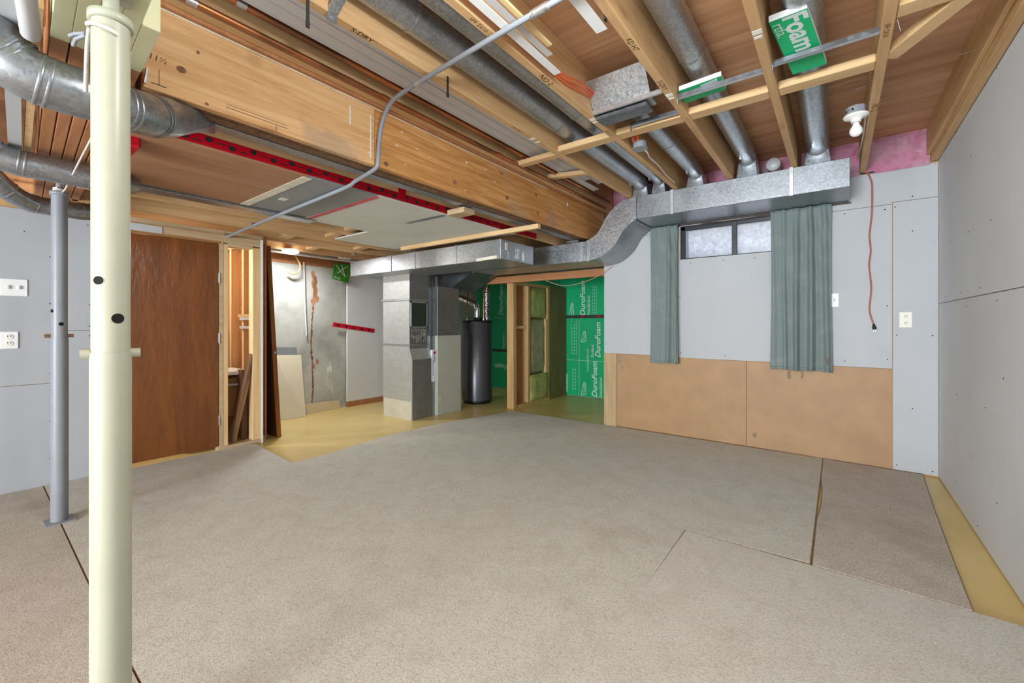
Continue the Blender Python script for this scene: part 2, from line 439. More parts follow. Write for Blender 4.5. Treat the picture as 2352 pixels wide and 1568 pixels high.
m = MB()
for y, z in [(4.25, 2.33), (3.85, 2.36), (3.0, 2.36), (4.05, 1.70), (3.55, 1.68), (3.1, 1.66), (4.2, 1.34), (3.75, 1.34), (3.3, 1.34), (3.0, 1.26), (3.6, 1.25),
             (3.2, 0.72), (3.85, 0.70), (3.0, 0.30), (3.5, 0.40), (3.9, 0.14), (4.3, 0.66), (2.9, 0.9), (3.35, 0.06), (4.1, 2.02), (3.5, 2.1)]:
    m.cyl((XR + 0.001, y, z), (XR - 0.0012, y, z), 0.004, n=8)
m.build('screw_heads', 'hole_dark', WR, kind='stuff')

# window wall
WB = MB()
WX0, WX1, WZ0, WZ1 = -1.284, -0.28, 1.79, 2.15
WB.box(-2.09, WX0, YW + 0.014, 4.62, 0, 2.66).box(WX1, 0.75, YW + 0.014, 4.62, 0, 2.66)
WB.box(WX0, WX1, YW + 0.014, 4.62, 0, WZ0).box(WX0, WX1, YW + 0.014, 4.62, WZ1, 2.66)
WB = WB.build('wall_back', 'stud_plain', kind='structure')
D0, D1 = YW, YW + 0.012
MB().box(-2.09, WX0, D0, D1, 0.82, 2.083).box(WX0, WX1, D0, D1, 0.806, WZ0).box(WX1, 0.343, D0, D1, 0.798, 2.083).build('drywall_sheet', 'drywall_white', WB)
MB().box(0.347, 0.601, D0 - 0.001, D1, 0.012, 2.096).build('drywall_sheet', 'drywall_white', WB)
MB().box(-2.09, WX0, D0, D1, 2.087, 2.353).box(WX0, WX1, D0, D1, WZ1, 2.353).box(WX1, 0.343, D0, D1, 2.087, 2.353).box(0.343, 0.600, D0, D1, 2.10, 2.353).build('drywall_sheet', 'drywall_white', WB)
MB().prism([(-1.936, 0.022), (-0.668, 0.020), (-0.668, 0.801), (-1.936, 0.817)], 'xz', YW - 0.004, D1).build('hardboard_panel', 'mdf', WB)
MB().prism([(-0.664, 0.020), (0.346, 0.014), (0.346, 0.794), (-0.664, 0.801)], 'xz', YW - 0.005, D1).build('hardboard_panel', 'mdf', WB)
MB().box(-2.09, -1.94, YW - 0.005, D1, 0.004, 0.818).build('plywood_strip', 'grey_ply', WB)
MB().box(-1.94, -0.05, YW - 0.010, YW - 0.002, 0.0, 0.016).build('bottom_plate', 'hardboard', WB)
m = MB()
for x, z in [(-1.16, 1.755), (-0.86, 1.756), (-0.60, 1.753), (-1.256, 0.855), (-0.85, 0.845), (0.05, 0.842), (0.315, 0.87), (0.315, 1.29), (0.30, 2.05), (0.36, 2.06), (0.46, 2.125),
             (0.05, 2.055), (0.46, 1.86), (0.37, 1.06), (0.57, 1.06), (0.46, 0.5), (0.37, 0.05), (0.57, 0.04), (-2.07, 0.92), (-1.26, 1.42), (-2.075, 1.3)]:
    m.cyl((x, D0 + 0.002, z), (x, D0 - 0.0022, z), 0.0045, n=8)
m.build('screw_heads', 'hole_dark', WB, kind='stuff')
m = MB()
for x, z, a, b in [(-1.905, 0.76, 0.022, 0.055), (-1.87, 0.68, 0.014, 0.03), (-0.335, 0.70, 0.016, 0.045), (-0.24, 0.71, 0.013, 0.04), (-0.60, 0.13, 0.02, 0.03)]:
    m.poly([(x + a * math.cos(q) * random.uniform(.7, 1.1), YW - 0.0056, z + b * math.sin(q) * random.uniform(.7, 1.1)) for q in [k * math.pi / 8 for k in range(16)]])
m.build('scuff_marks', 'scuff', WB, kind='stuff')

# left partition with door, stud frame and drywall
WLf = MB().box(XL - 0.10, XL - 0.013, -6.3, 0.632, 0.0, 1.998).build('wall_left', 'stud_plain', kind='structure')
def dl(y0, y1, z0, z1): MB().box(XL - 0.012, XL, y0, y1, z0, z1).build('drywall_sheet', 'drywall_left', WLf)
dl(-6.3, 0.448, 0.012, 0.728); dl(-6.3, 0.448, 0.732, 1.93); dl(0.452, 0.632, 0.012, 1.098); dl(0.452, 0.632, 1.102, 1.93)
MB().box(XL - 0.012, XL + 0.001, 0.66, 1.05, 1.885, 1.945).build('drywall_sheet', 'drywall_white', WLf)
m = MB()
for y, z in [(0.42, 1.62), (0.42, 1.29), (0.42, 0.80), (0.42, 0.68), (0.42, 0.46), (0.42, 0.2), (0.62, 1.29), (0.62, 1.13), (0.62, 1.06), (0.62, 0.06), (0.30, 1.78), (0.61, 1.88)]:
    m.cyl((XL - 0.002, y, z), (XL + 0.0015, y, z), 0.004, n=8)
m.build('screw_heads', 'hole_dark', WLf, kind='stuff')
# framing of the doorway and the open bay beside it
MB().box(XL - 0.10, XL - 0.004, 0.632, 1.83, 1.885, 1.955).box(XL - 0.10, XL - 0.02, 0.632, 1.83, 1.955, 1.998).build('top_plate', 'plate', WLf, bevel=0.003)  # upper filler strip added to stop closet light leaking over the wall
MB().box(XL - 0.10, XL + 0.002, 0.634, 0.655, 0.0, 1.885).build('door_jamb', 'hardboard', WLf)
MB().box(XL - 0.10, XL + 0.002, 1.458, 1.488, 0.0, 1.885).build('door_jamb', 'plate', WLf)
MB().box(XL - 0.095, XL, 1.488, 1.528, 0.04, 1.872).build('stud', 'stud', WLf, bevel=0.003)
MB().box(XL - 0.095, XL - 0.002, 1.735, 1.805, 0.04, 1.872).build('stud', 'stud', WLf, bevel=0.003)
MB().box(XL - 0.095, XL + 0.004, 1.488, 1.805, 0.0, 0.04).build('sill_plate', 'plate', WLf, bevel=0.003)
MB().box(XL - 0.095, XL, 1.528, 1.735, 1.858, 1.885).build('header', 'plate', WLf)
MB().box(XL - 0.012, XL + 0.004, 1.806, 1.824, 0.0, 1.955).build('corner_bead', 'white_plastic', WLf)
MB().box(XL - 0.10, XL + 0.003, 0.632, 1.47, 1.868, 1.888).build('door_stop', 'hardboard', WLf)
DR = thing('door_1', (XL, 1.05, 0.0), kind='structure')
MB().box(XL - 0.04, XL - 0.004, 0.658, 1.452, 0.046, 1.866).build('door_leaf', 'door_brown', DR, bevel=0.002)
for z in (1.56, 1.02, 0.28):
    MB().cyl((XL + 0.004, 1.456, z - 0.045), (XL + 0.004, 1.456, z + 0.045), 0.006, n=10).build('hinge', 'steel', DR)

# partition that closes the small room behind the open bay
WP = MB().box(-5.42, XL - 0.10, 1.885, 1.90, 0.0, 2.02).build('wall_partition', 'brown_ply', kind='structure')
for x in (-4.56, -4.80, -5.12, -5.38):
    MB().box(x - 0.035, x + 0.005, 1.795, 1.884, 0.04, 1.94).build('stud', 'stud', WP, bevel=0.003)
MB().box(-5.42, XL - 0.10, 1.795, 1.884, 0.0, 0.04).build('sill_plate', 'plate', WP)
MB().box(-5.42, XL - 0.10, 1.795, 1.884, 1.94, 2.015).build('top_plate', 'plate', WP)

# outer concrete walls and the closing walls behind the viewer
WC = MB().box(-5.6, -5.42, -6.3, 6.2, 0.0, 2.3).build('wall_outer_left', 'concrete', kind='structure')
MB().box(-5.42, -5.405, 1.90, 6.0, 1.90, 2.02).build('sill_board', 'brown_ply', WC)
m = MB(); m2 = MB(); m3 = MB()
def blob(mb, y, z, a, b, x=-5.4188, n=14, d=0.0):
    mb.poly([(x + d, y + a * math.cos(2 * math.pi * k / n) * random.uniform(.65, 1.15), z + b * math.sin(2 * math.pi * k / n) * random.uniform(.65, 1.15)) for k in range(n)])
for k in range(46):
    z = 0.10 + 1.70 * k / 45; y = 2.845 + 0.014 * math.sin(z * 5.0) - 0.02 * (1 - z / 1.8)
    blob(m, y + random.uniform(-.006, .006), z, random.uniform(.006, .018), 0.034, d=0.0004 * (k % 5))
for k in range(10): blob(m2, 2.868 + random.uniform(-.03, .03), 1.44 + 0.04 * k, random.uniform(.018, .034), 0.05, d=0.0026 + 0.0002 * k)
for k in range(6): blob(m, 2.868 + random.uniform(-.012, .012), 1.56 + 0.035 * k, 0.017, 0.035, d=0.006 + 0.0002 * k)
blob(m2, 2.90, 0.66, 0.02, 0.035, d=0.004); blob(m, 2.70, 0.13, 0.03, 0.06, d=0.001); blob(m2, 2.86, 0.60, 0.012, 0.03, d=0.0045)
for k in range(16): blob(m3, 3.04 + 0.06 * random.random(), 0.50 + 0.14 * random.random() - 0.002 * k, 0.008, 0.03, d=0.001 + 0.0002 * k)
for k in range(6): blob(m3, 3.02 + 0.02 * k, 0.40 - 0.03 * k, 0.004, 0.09, d=0.001 + 0.0002 * k)
m.build('crack_stain', 'stain_rust', WC, kind='stuff'); m2.build('crack_patch', 'stain_orange', WC, kind='stuff'); m3.build('lime_marks', 'efflorescence', WC, kind='stuff')
WO = MB().box(-5.6, -1.95, 6.035, 6.2, 0.0, 2.3).build('wall_outer_back', 'concrete', kind='structure')
MB().box(-2.09, -1.95, 4.62, 6.2, 0.0, 2.66).build('wall_side', 'stud_plain', kind='structure')
MB().box(-5.6, 0.75, -6.4, -6.3, 0.0, 2.7).build('wall_front', 'drywall_grey', kind='structure')  # unseen wall, set far back so the fill light falls evenly

# green foam boards on the far wall
def foam(x0, x1, z0, z1): return MB().box(x0, x1, 6.0, 6.034, z0, z1).build('foam_board', 'foam_green', WO, bevel=0.003)
fb1 = foam(-3.60, -2.20, 1.265, 2.0); fb2 = foam(-3.60, -2.20, 0.01, 1.255); fb3 = foam(-5.40, -3.61, 0.67, 2.0); fb4 = foam(-5.40, -3.61, 0.0, 0.66)
Y6 = 5.9995; UP = (0, 0, 1); LF = (-1, 0, 0); RT = (1, 0, 0); DN = (0, 0, -1)
def duro(par, x, z, L=0.53, sub=None, subx=0.075): 
    text('DuroFoam', 'foam_print', par, (x, Y6, z), UP, LF, L, shear=0.25, bold=0.02)
    if sub: text(sub, 'foam_print', par, (x + subx, Y6, z), UP, LF, L * 0.56, shear=0.25, bold=0.005)
duro(fb2, -3.475, 0.642, 0.53); duro(fb2, -2.93, 0.02, 0.55, 'Insulation', 0.085); duro(fb2, -2.875, 0.635, 0.535)
text('Isolant', 'foam_print', fb2, (-2.985, Y6, 0.63), UP, LF, 0.20, shear=0.25, bold=0.005)
text('www.plastifab.com', 'foam_print', fb2, (-3.075, Y6, 0.40), UP, LF, 0.36)
text('Insulation', 'foam_print', fb2, (-3.44, Y6, 0.06), UP, LF, 0.28, shear=0.25, bold=0.005)
duro(fb1, -3.135, 1.275, 0.55, 'Insulation', 0.085)
duro(fb3, -4.78, 1.30, 0.55); text('Insulation', 'foam_print', fb3, (-4.74, Y6, 0.70), UP, LF, 0.26, shear=0.25, bold=0.005)
text('DuroFoam', 'foam_print', fb4, (-4.40, Y6, 0.42), LF, DN, 0.56, shear=0.25, bold=0.02)
text('Isolant', 'foam_print', fb4, (-4.62, Y6, 0.30), RT, UP, 0.20, shear=0.2)
def logo(par, x, z, h=0.17):
    m = MB(); y = Y6 - 0.0003
    q = [(x, z), (x + 0.085, z + 0.02), (x + 0.07, z + h), (x + 0.045, z + h), (x, z)]
    for a, b in zip(q, q[1:]):
        m.bar((a[0], y, a[1]), (b[0], y, b[1]), 0.0008, 0.008, up=(0.3, 0, 0.7))
    m.build('logo_outline', 'foam_print', par)
    text('Plasti-Fab', 'foam_print', par, (x + 0.062, Y6, z + 0.03), UP, LF, h * 0.78, shear=0.2, bold=0.005)
logo(fb2, -3.20, 0.86); logo(fb2, -3.20, 0.03, 0.20); logo(fb1, -3.42, 1.275, 0.20); logo(fb3, -4.52, 1.70, 0.18); logo(fb3, -4.52, 0.70, 0.18)
m = MB()
for x in (-3.38, -3.35, -3.32, -3.29, -2.80, -2.78): 
    for k in range(int(8 + (x * 37) % 5)):
        m.box(x - 0.0026, x + 0.0026, Y6 - 0.0006, Y6, 0.66 + 0.05 * k, 0.66 + 0.05 * k + 0.032)
for x in (-3.36, -3.33, -3.30):
    for k in range(7): m.box(x - 0.0026, x + 0.0026, Y6 - 0.0006, Y6, 0.10 + 0.05 * k, 0.10 + 0.05 * k + 0.03)
for z in (0.57,): m.box(-3.6, -2.2, Y6 - 0.0006, Y6, z, z + 0.004)
m.box(-3.24, -3.236, Y6 - 0.0006, Y6, 0.02, 1.2)
m.build('small_print', 'foam_print', fb2, kind='stuff')
m = MB()
for x in (-3.00, -2.97, -2.94):
    for k in range(9): m.box(x - 0.0026, x + 0.0026, Y6 - 0.0006, Y6, 1.30 + 0.05 * k, 1.30 + 0.05 * k + 0.032)
m.build('small_print', 'foam_print', fb1, kind='stuff')
m = MB()
for x in (-4.70, -4.67, -4.64):
    for k in range(11): m.box(x - 0.0026, x + 0.0026, Y6 - 0.0006, Y6, 0.72 + 0.05 * k, 0.72 + 0.05 * k + 0.032)
m.box(-5.0, -3.7, Y6 - 0.0006, Y6, 1.255, 1.26)
m.build('small_print', 'foam_print', fb3, kind='stuff')
MB().box(-3.62, -2.2, 5.9955, 5.9985, 1.235, 1.285).build('seam_tape', 'tape_dark', WO)
MB().box(-5.40, -3.62, 5.9955, 5.9985, 0.645, 0.69).build('seam_tape', 'tape_dark', WO)
m = MB()
for x in (-3.60, -3.18, -2.9): m.box(x - 0.03, x + 0.02, 5.994, 5.9953, 1.242, 1.278)
m.build('seam_patch', 'red_plastic', WO)

# insulated stud wall standing free between the furnace bay and the opening
WI = thing('wall_middle', (-3.52, 5.2, 0), kind='structure')
MB().box(-3.575, -3.46, 4.575, 4.645, 0.0, 1.72).build('stud', 'stud_plain', WI, bevel=0.003)
MB().box(-3.575, -3.47, 4.645, 5.98, 0.0, 0.04).build('sill_plate', 'stud_plain', WI)
MB().box(-3.575, -3.47, 4.645, 5.98, 1.68, 1.72).build('top_plate', 'stud_plain', WI)
MB().box(-3.575, -3.562, 4.645, 5.98, 0.04, 1.68).build('back_panel', 'brown_ply', WI)
MB().box(-3.562, -3.465, 4.92, 4.972, 0.04, 1.68).build('stud', 'stud_plain', WI, bevel=0.003)
MB().box(-3.562, -3.47, 5.44, 5.49, 0.04, 1.68).build('stud', 'stud_plain', WI, bevel=0.003)
MB().box(-3.562, -3.47, 5.385, 5.44, 0.40, 1.22).build('blocking', 'stud', WI, bevel=0.003)
MB().box(-3.56, -3.485, 4.645, 4.92, 1.08, 1.12).build('blocking', 'stud', WI)
MB().box(-3.562, -3.466, 5.49, 5.98, 0.0, 1.72).build('end_panel', 'panel_end', WI)
def batt(y0, y1, z0, z1, mat, nm):
    mb = MB()
    def fn(u, v):
        e = min(u, 1 - u, v, 1 - v); b = 0.030 * min(1, e * 6)
        return (-3.50 + b + random.uniform(-.004, .004), y0 + (y1 - y0) * u, z0 + (z1 - z0) * v)
    mb.grid(fn, 12, 16); mb.build(nm, mat, WI, solid=0.03)
batt(4.975, 5.438, 1.23, 1.68, 'batt_green', 'insulation_batt'); batt(4.975, 5.385, 0.42, 1.22, 'batt_film', 'insulation_batt'); batt(4.975, 5.438, 0.04, 0.41, 'batt_green', 'insulation_batt')
MB().bar((-4.35, 4.50, 1.735), (-2.09, 4.50, 1.735), 0.045, 0.09).build('header', 'brown_ply', WI, bevel=0.003)

# ceiling over the main room
CE = MB().box(-2.16, 0.75, -6.3, 4.62, ZS + 0.016, ZS + 0.05).build('ceiling', 'subfloor', kind='structure')
for y0, y1 in ((-6.3, -0.3), (-0.298, 0.918), (0.920, 2.138), (2.140, 3.358), (3.360, 4.60)):
    MB().box(-2.16, 0.62, y0, y1, ZS, ZS + 0.016).build('plywood_sheet', 'subfloor', CE)
JX = [0.578, 0.165, -0.265, -0.710, -1.160, -1.595, -2.000]
for i, x in enumerate(JX):
    MB().box(x - 0.021, x + 0.021, -6.28, 4.44, ZJ, ZS).build('joist', 'joist', CE, bevel=0.003)
MB().box(0.535, 0.557, -6.28, 4.44, ZJ + 0.05, ZS).build('joist', 'joist', CE, bevel=0.003)
MB().box(-2.16, -2.022, -6.3, 4.62, 2.35, 2.66).build('rim_closing_board', 'brown_ply', CE)
MB().box(-2.1, 0.62, 4.56, 4.62, ZJ, ZS).build('rim_closing_board', 'brown_ply', CE)
# blocking row between the joists
for a, b in zip(JX[1:], JX[2:]):
    if b < -1.7: continue
    MB().box(b + 0.021, a - 0.021, 2.600, 2.690, ZJ + 0.004, ZJ + 0.044).build('blocking', 'joist_x', CE, bevel=0.004)
MB().box(0.188, 0.555, 2.20, 2.29, ZJ + 0.004, ZJ + 0.044).build('blocking', 'joist_x', CE, bevel=0.004)
MB().bar((0.190, 2.625, ZJ + 0.026), (0.40, 2.285, ZJ + 0.026), 0.075, 0.040).build('blocking', 'joist_x', CE, bevel=0.004)
MB().box(-1.98, -1.616, 2.63, 2.70, ZJ + 0.0, ZJ + 0.035).build('blocking', 'joist_x', CE, bevel=0.004)
MB().box(-1.98, -1.616, 1.42, 1.47, ZJ + 0.12, ZJ + 0.22).build('blocking', 'joist_x', CE, bevel=0.004)
MB().bar((-1.98, 3.12, ZJ + 0.05), (-1.616, 3.18, ZJ + 0.03), 0.06, 0.035).build('blocking', 'joist_x', CE, bevel=0.004)
m = MB()
for x in (-0.265, -0.71, -1.16, -1.595): m.box(x - 0.018, x + 0.018, 2.02 if x > -0.5 else 2.30, 2.05 if x > -0.5 else 2.33, ZJ - 0.001, ZJ + 0.001)
for x, y in ((-0.265, 2.065), (-0.71, 2.345), (-1.16, 2.345), (-1.595, 2.37)): m.box(x - 0.016, x + 0.014, y, y + 0.018, ZJ - 0.0012, ZJ + 0.001)
m.build('plaster_smears', 'efflorescence', CE, kind='stuff')
for i, (x, y) in enumerate([(0.165, 2.3), (0.165, 3.1), (-0.71, 1.75), (-0.71, 2.15), (-1.16, 1.25), (-1.16, 1.75), (-1.16, 2.5), (-1.595, 1.0), (-1.595, 2.1)]):
    text(['SPF 2X10', 'NO 2', 'KD HT', 'S-DRY'][i % 4], 'print_red', CE, (x - 0.010, y, ZJ - 0.0004), (0, 1, 0), (1, 0, 0), 0.10, lift=-0.0004, name='stamp')
# pink batts at the end of each joist bay
def pink(x0, x1):
    mb = MB()
    def fn(u, v):
        e = min(u, 1 - u, v, 1 - v); return (x0 + (x1 - x0) * u, 4.452 - 0.012 * min(1, e * 8) + random.uniform(-.004, .004), 2.345 + 0.275 * v)
    mb.grid(fn, 24, 16); mb.build('insulation_batt', 'pink', CE)
for a, b in zip(JX, JX[1:]): pink(b + 0.022, a - 0.022)
pink(-2.16, -2.0)

# lower ceiling on the left
CL = MB().box(-5.6, -2.16, -6.3, 6.2, ZT + 0.0, ZT + 0.06).build('ceiling_left', 'subfloor', kind='structure')
LX = [-2.42, -2.86, -3.30, -3.74, -4.18, -4.62, -5.06]
for x in LX:
    MB().box(x - 0.02, x + 0.02, 0.43, 5.99, ZK, ZT).build('joist', 'joist', CL, bevel=0.003)
    MB().box(x - 0.02, x + 0.02, -6.28, 0.10, ZK, ZT).build('joist', 'joist', CL, bevel=0.003)
for x0, y in ((-4.18, 2.35), (-4.62, 2.95), (-4.62, 2.10), (-3.74, 2.30), (-5.06, 2.6)):
    MB().bar((x0 + 0.02, y, ZK + 0.05), (x0 + 0.42, y - 0.02, ZK + 0.07), 0.09, 0.038).build('blocking', 'joist_x', CL, bevel=0.003)
def cpanel(x0, x1, y0, y1, mat, nm, z=ZK): return MB().box(x0, x1, y0, y1, z - 0.014, z - 0.001).build(nm, mat, CL)
cpanel(-3.31, -2.402, 0.44, 1.236, 'panel_ply', 'plywood_panel'); cpanel(-3.31, -2.402, 1.238, 1.694, 'panel_grey', 'metal_panel')
cpanel(-3.40, -2.402, 1.697, 2.300, 'panel_white', 'drywall_panel'); cpanel(-3.97, -2.402, 2.304, 3.20, 'panel_white', 'drywall_panel')
MB().bar((-3.31, 1.245, ZK - 0.0155), (-2.41, 1.235, ZK - 0.0155), 0.055, 0.002).build('paper_tape', 'paper_strip', CL)
MB().bar((-3.33, 1.72, ZK - 0.0155), (-2.41, 1.70, ZK - 0.0155), 0.035, 0.002).build('red_seam_tape', 'red_faded', CL)
MB().bar((-2.85, 2.295, ZK - 0.0155), (-2.41, 2.300, ZK - 0.0155), 0.045, 0.002).build('foil_tape', 'galv_dull', CL)
MB().box(-2.99, -2.93, 1.33, 1.37, ZK - 0.0165, ZK - 0.014).build('paper_label', 'paper_strip', CL)
MB().box(-2.400, -2.396, 0.44, 3.55, ZK - 0.002, ZK + 0.050).build('red_membrane', 'red_plastic', CL)
MB().box(-2.402, -2.394, 1.86, 1.92, ZK - 0.002, ZK + 0.17).build('red_membrane', 'red_plastic', CL)
m = MB()
for k in range(30):
    y = 0.55 + k * 0.098; z = ZK + (0.020 if k % 2 else 0.032)
    m.poly([(-2.3945, y + 0.016 * math.cos(q), z + 0.013 * math.sin(q)) for q in [j * math.pi / 6 for j in range(12)]])
    m.box(-2.3956, -2.3945, y + 0.03, y + 0.07, z - 0.008, z - 0.003)
m.build('membrane_print', 'print_black', CL, kind='stuff')
MB().box(-3.79, -1.985, 2.965, 3.005, 1.948, 1.988).build('nailing_strip', 'joist_x', CL, bevel=0.003)
MB().box(-2.38, -2.20, 2.30, 2.42, ZK - 0.02, ZK + 0.02).build('blocking', 'plate', CL, bevel=0.003)
MB().box(-3.66, -3.50, 0.46, 0.54, 1.97, 1.998).build('blocking', 'joist_x', CL, bevel=0.003)
MB().box(-2.23, -2.16, -6.3, 4.62, 2.2, 2.68).build('rim_closing_board', 'brown_ply', CE)  # hidden board added to stop light leaking between the two ceilings

# window
WN = thing('window_1', ((WX0 + WX1) / 2, YW + 0.05, WZ0), kind='structure')
m = MB()
m.box(WX0, WX0 + 0.022, YW + 0.002, 4.60, WZ0, WZ1).box(WX1 - 0.02, WX1, YW + 0.002, 4.60, WZ0, WZ1).box(WX0, WX1, YW + 0.002, 4.60, WZ1 - 0.02, WZ1).box(WX0, WX1, YW + 0.006, 4.60, WZ0 - 0.002, WZ0 + 0.006)
m.build('window_lining', 'frame_light', WN)
fx0, fx1, fz0, fz1, fy0, fy1 = WX0 + 0.022, WX1 - 0.02, WZ0 + 0.006, WZ1 - 0.02, YW + 0.03, YW + 0.075
m = MB(); b = 0.042
m.box(fx0, fx0 + b, fy0, fy1, fz0, fz1).box(fx1 - b, fx1, fy0, fy1, fz0, fz1).box(fx0, fx1, fy0, fy1, fz1 - b, fz1).box(fx0, fx1, fy0, fy1, fz0, fz0 + 0.012)
m.build('window_frame', 'frame_black', WN, bevel=0.003)
MB().box(-0.795, -0.752, fy0 - 0.004, fy1, fz0, fz1).build('window_mullion', 'frame_black', WN, bevel=0.003)
MB().box(fx0 + b, fx0 + b + 0.022, fy0 + 0.015, fy1, fz0, fz1 - b).build('sash_track', 'box_grey', WN)
MB().box(fx0 + b, -0.795, fy0 + 0.028, fy0 + 0.032, fz0, fz1 - b).build('window_pane', 'frosted_pane', WN)
MB().box(-0.752, fx1 - b, fy0 + 0.020, fy0 + 0.024, fz0, fz1 - b).build('window_pane', 'frosted_pane', WN)
m = MB()
arc = [(-0.78 + 0.75 * math.cos(a), 4.625 + 0.6 * math.sin(a)) for a in [math.pi * k / 40 for k in range(41)]]
for k in range(40):
    (xa, ya), (xb, yb) = arc[k], arc[k + 1]; m.poly([(xa, ya, 1.55), (xb, yb, 1.55), (xb, yb, 2.25), (xa, ya, 2.25)])
m.build('added_window_well', 'galv_side', label='unseen curved window well added outside the small basement window to shade its pane', cat='window well', solid=0.004)  # unseen well, added so the sky lights the pane only from above

# ------------------------------------------------------------------ carpets
def carp(poly, mat, label, z=0.014):
    o = MB().prism(poly, 'xy', 0.0005, z).build('carpet', mat, label=label, cat='carpet', group='loose carpet pieces')
    m = MB()
    for p, q in zip(poly, poly[1:] + poly[:1]):
        m.bar((p[0], p[1], z * 0.45), (q[0], q[1], z * 0.45), 0.010, z * 0.9 - 0.002)
    m.build('backing_edge', 'jute', o)
    return o
carp([(-4.41, 0.392), (-2.4, 0.365), (-0.646, 0.365), (-0.668, 2.452), (-0.104, 2.466), (-0.098, 4.445), (-3.35, 4.432), (-3.47, 3.89), (-3.60, 3.31), (-3.63, 2.63), (-3.545, 2.02), (-3.537, 1.682), (-4.36, 1.735), (-4.41, 1.70)],
     'carpet_beige', 'large beige carpet covering the middle of the room up to the hardboard wall')
carp([(-0.642, -6.28), (0.597, -6.28), (0.597, 2.436), (-0.08, 2.450), (-0.662, 2.444)], 'carpet_near', 'pale carpet piece at bottom right in front of the darker offcut', 0.0145)
carp([(-0.091, 2.458), (0.426, 2.444), (0.442, 2.9), (0.470, 3.6), (0.512, 4.425), (-0.090, 4.44), (-0.091, 3.85), (-0.078, 3.6), (-0.076, 3.3), (-0.091, 3.05)], 'carpet_offcut', 'darker brown carpet offcut beside the bare yellow floor strip', 0.016)
carp([(-4.41, -6.28), (-0.648, -6.28), (-0.650, 0.358), (-2.4, 0.357), (-4.41, 0.384)], 'carpet_left', 'carpet piece at bottom left under the cream post')

# ------------------------------------------------------------------ big wooden beam
BX0, BX1, BZ0, BZ1 = -2.185, -2.045, 2.03, 2.345
BM = thing('wood_beam', (-2.1, 0.43, BZ0), 'long orange wooden beam running from the cream post to the window wall', 'beam')
MB().box(-2.082, BX1, 0.43, 1.425, BZ0, BZ1).build('face_board', 'beam_wood', BM, bevel=0.002)
MB().box(-2.082, BX1 + 0.001, 1.428, 4.36, BZ0, BZ1 + 0.004).build('face_board', 'beam_far', BM, bevel=0.002)
for a, b2, s_ in ((-2.115, -2.083, 0.004), (-2.148, -2.116, 0.0), (BX0, -2.149, 0.005)):
    MB().box(a, b2, 0.435, 4.36, BZ0 + s_, BZ1 - 0.002).build('inner_board', 'weathered', BM, bevel=0.002)
MB().box(-2.075, -2.042, 0.44, 3.2, BZ1 - 0.001, BZ1 + 0.007).build('plaster_edge', 'paper_strip', BM)
text('11\u00bd', 'print_brown', BM, (BX1, 0.448, 2.142), (0, 1, 0), UP, 0.050, shear=0.2)
m = MB(); m.box(BX1, BX1 + 0.0006, 0.475, 0.477, 2.055, 2.112).box(BX1, BX1 + 0.0006, 0.452, 0.500, 2.052, 2.055).box(BX1, BX1 + 0.0006, 0.70, 0.95, 2.06, 2.062).box(BX1, BX1 + 0.0006, 0.70, 0.95, 2.073, 2.0745).box(BX1, BX1 + 0.0006, 0.90, 0.902, 2.035, 2.055)
m.build('pencil_marks', 'print_black', BM)
m = MB()
for y, z, a, b2 in [(0.545, 2.145, 0.016, 0.013), (0.60, 2.24, 0.006, 0.007), (1.45, 2.17, 0.016, 0.015), (1.50, 2.06, 0.015, 0.013), (2.05, 2.10, 0.02, 0.016), (2.55, 2.30, 0.02, 0.014), (2.62, 2.13, 0.02, 0.016), (3.02, 2.25, 0.018, 0.014), (3.05, 2.10, 0.018, 0.014), (0.63, 2.045, 0.007, 0.006)]:
    m.poly([(BX1 + 0.0016, y + a * math.cos(q), z + b2 * math.sin(q)) for q in [k * math.pi / 8 for k in range(16)]])
m.build('knots', 'stain_rust', BM, kind='stuff')
m = MB()
for k in range(12):
    y = random.uniform(1.3, 2.6); z = random.uniform(2.06, 2.33); m.box(BX1 + 0.001, BX1 + 0.0026, y, y + random.uniform(.004, .02), z, z + random.uniform(.003, .010))
m.box(BX1 + 0.001, BX1 + 0.002, 1.27, 1.276, 2.20, 2.30).box(BX1 + 0.001, BX1 + 0.002, 1.395, 1.401, 2.06, 2.30).box(BX1 + 0.001, BX1 + 0.003, 3.545, 3.565, 2.27, 2.30)
m.build('plaster_flecks', 'efflorescence', BM, kind='stuff')
MB().bar((BX1 + 0.002, 0.432, 2.04), (BX1 + 0.002, 0.44, 2.10), 0.02, 0.006).build('torn_tape', 'galv', BM)

# built-up cross beam, end painted cream
XB = thing('cross_beam', (-2.9, 0.28, 2.0), 'built-up cross beam of several planks with a cream painted end above the post', 'beam')
def skew(x): return -0.0633 * (x + 1.75)
for k in range(5):
    ya = 0.170 + 0.0425 * k; xe = -1.57 if k == 4 else -1.15
    def hx(x0, x1, g, z0=2.0, z1=2.258):
        return MB().hexa([(x0, ya + skew(x0) - g, z0 - g), (x1, ya + skew(x1) - g, z0 - g), (x1, ya + 0.0395 + skew(x1) + g, z0 - g), (x0, ya + 0.0395 + skew(x0) + g, z0 - g),
                          (x0, ya + skew(x0) - g, z1), (x1, ya + skew(x1) - g, z1), (x1, ya + 0.0395 + skew(x1) + g, z1), (x0, ya + 0.0395 + skew(x0) + g, z1)])
    hx(-4.40, -1.85 - 0.006 * k, 0).build('plank', 'brown_ply', XB, bevel=0.003)
    hx(-1.85 - 0.006 * k, xe, 0.0012).build('painted_end', 'cream_paint', XB, bevel=0.002)
ES = thing('edge_strip', (-2.7, 0.15, 1.98), 'white drywall edge and wooden lath along the side of the cross beam', 'trim')
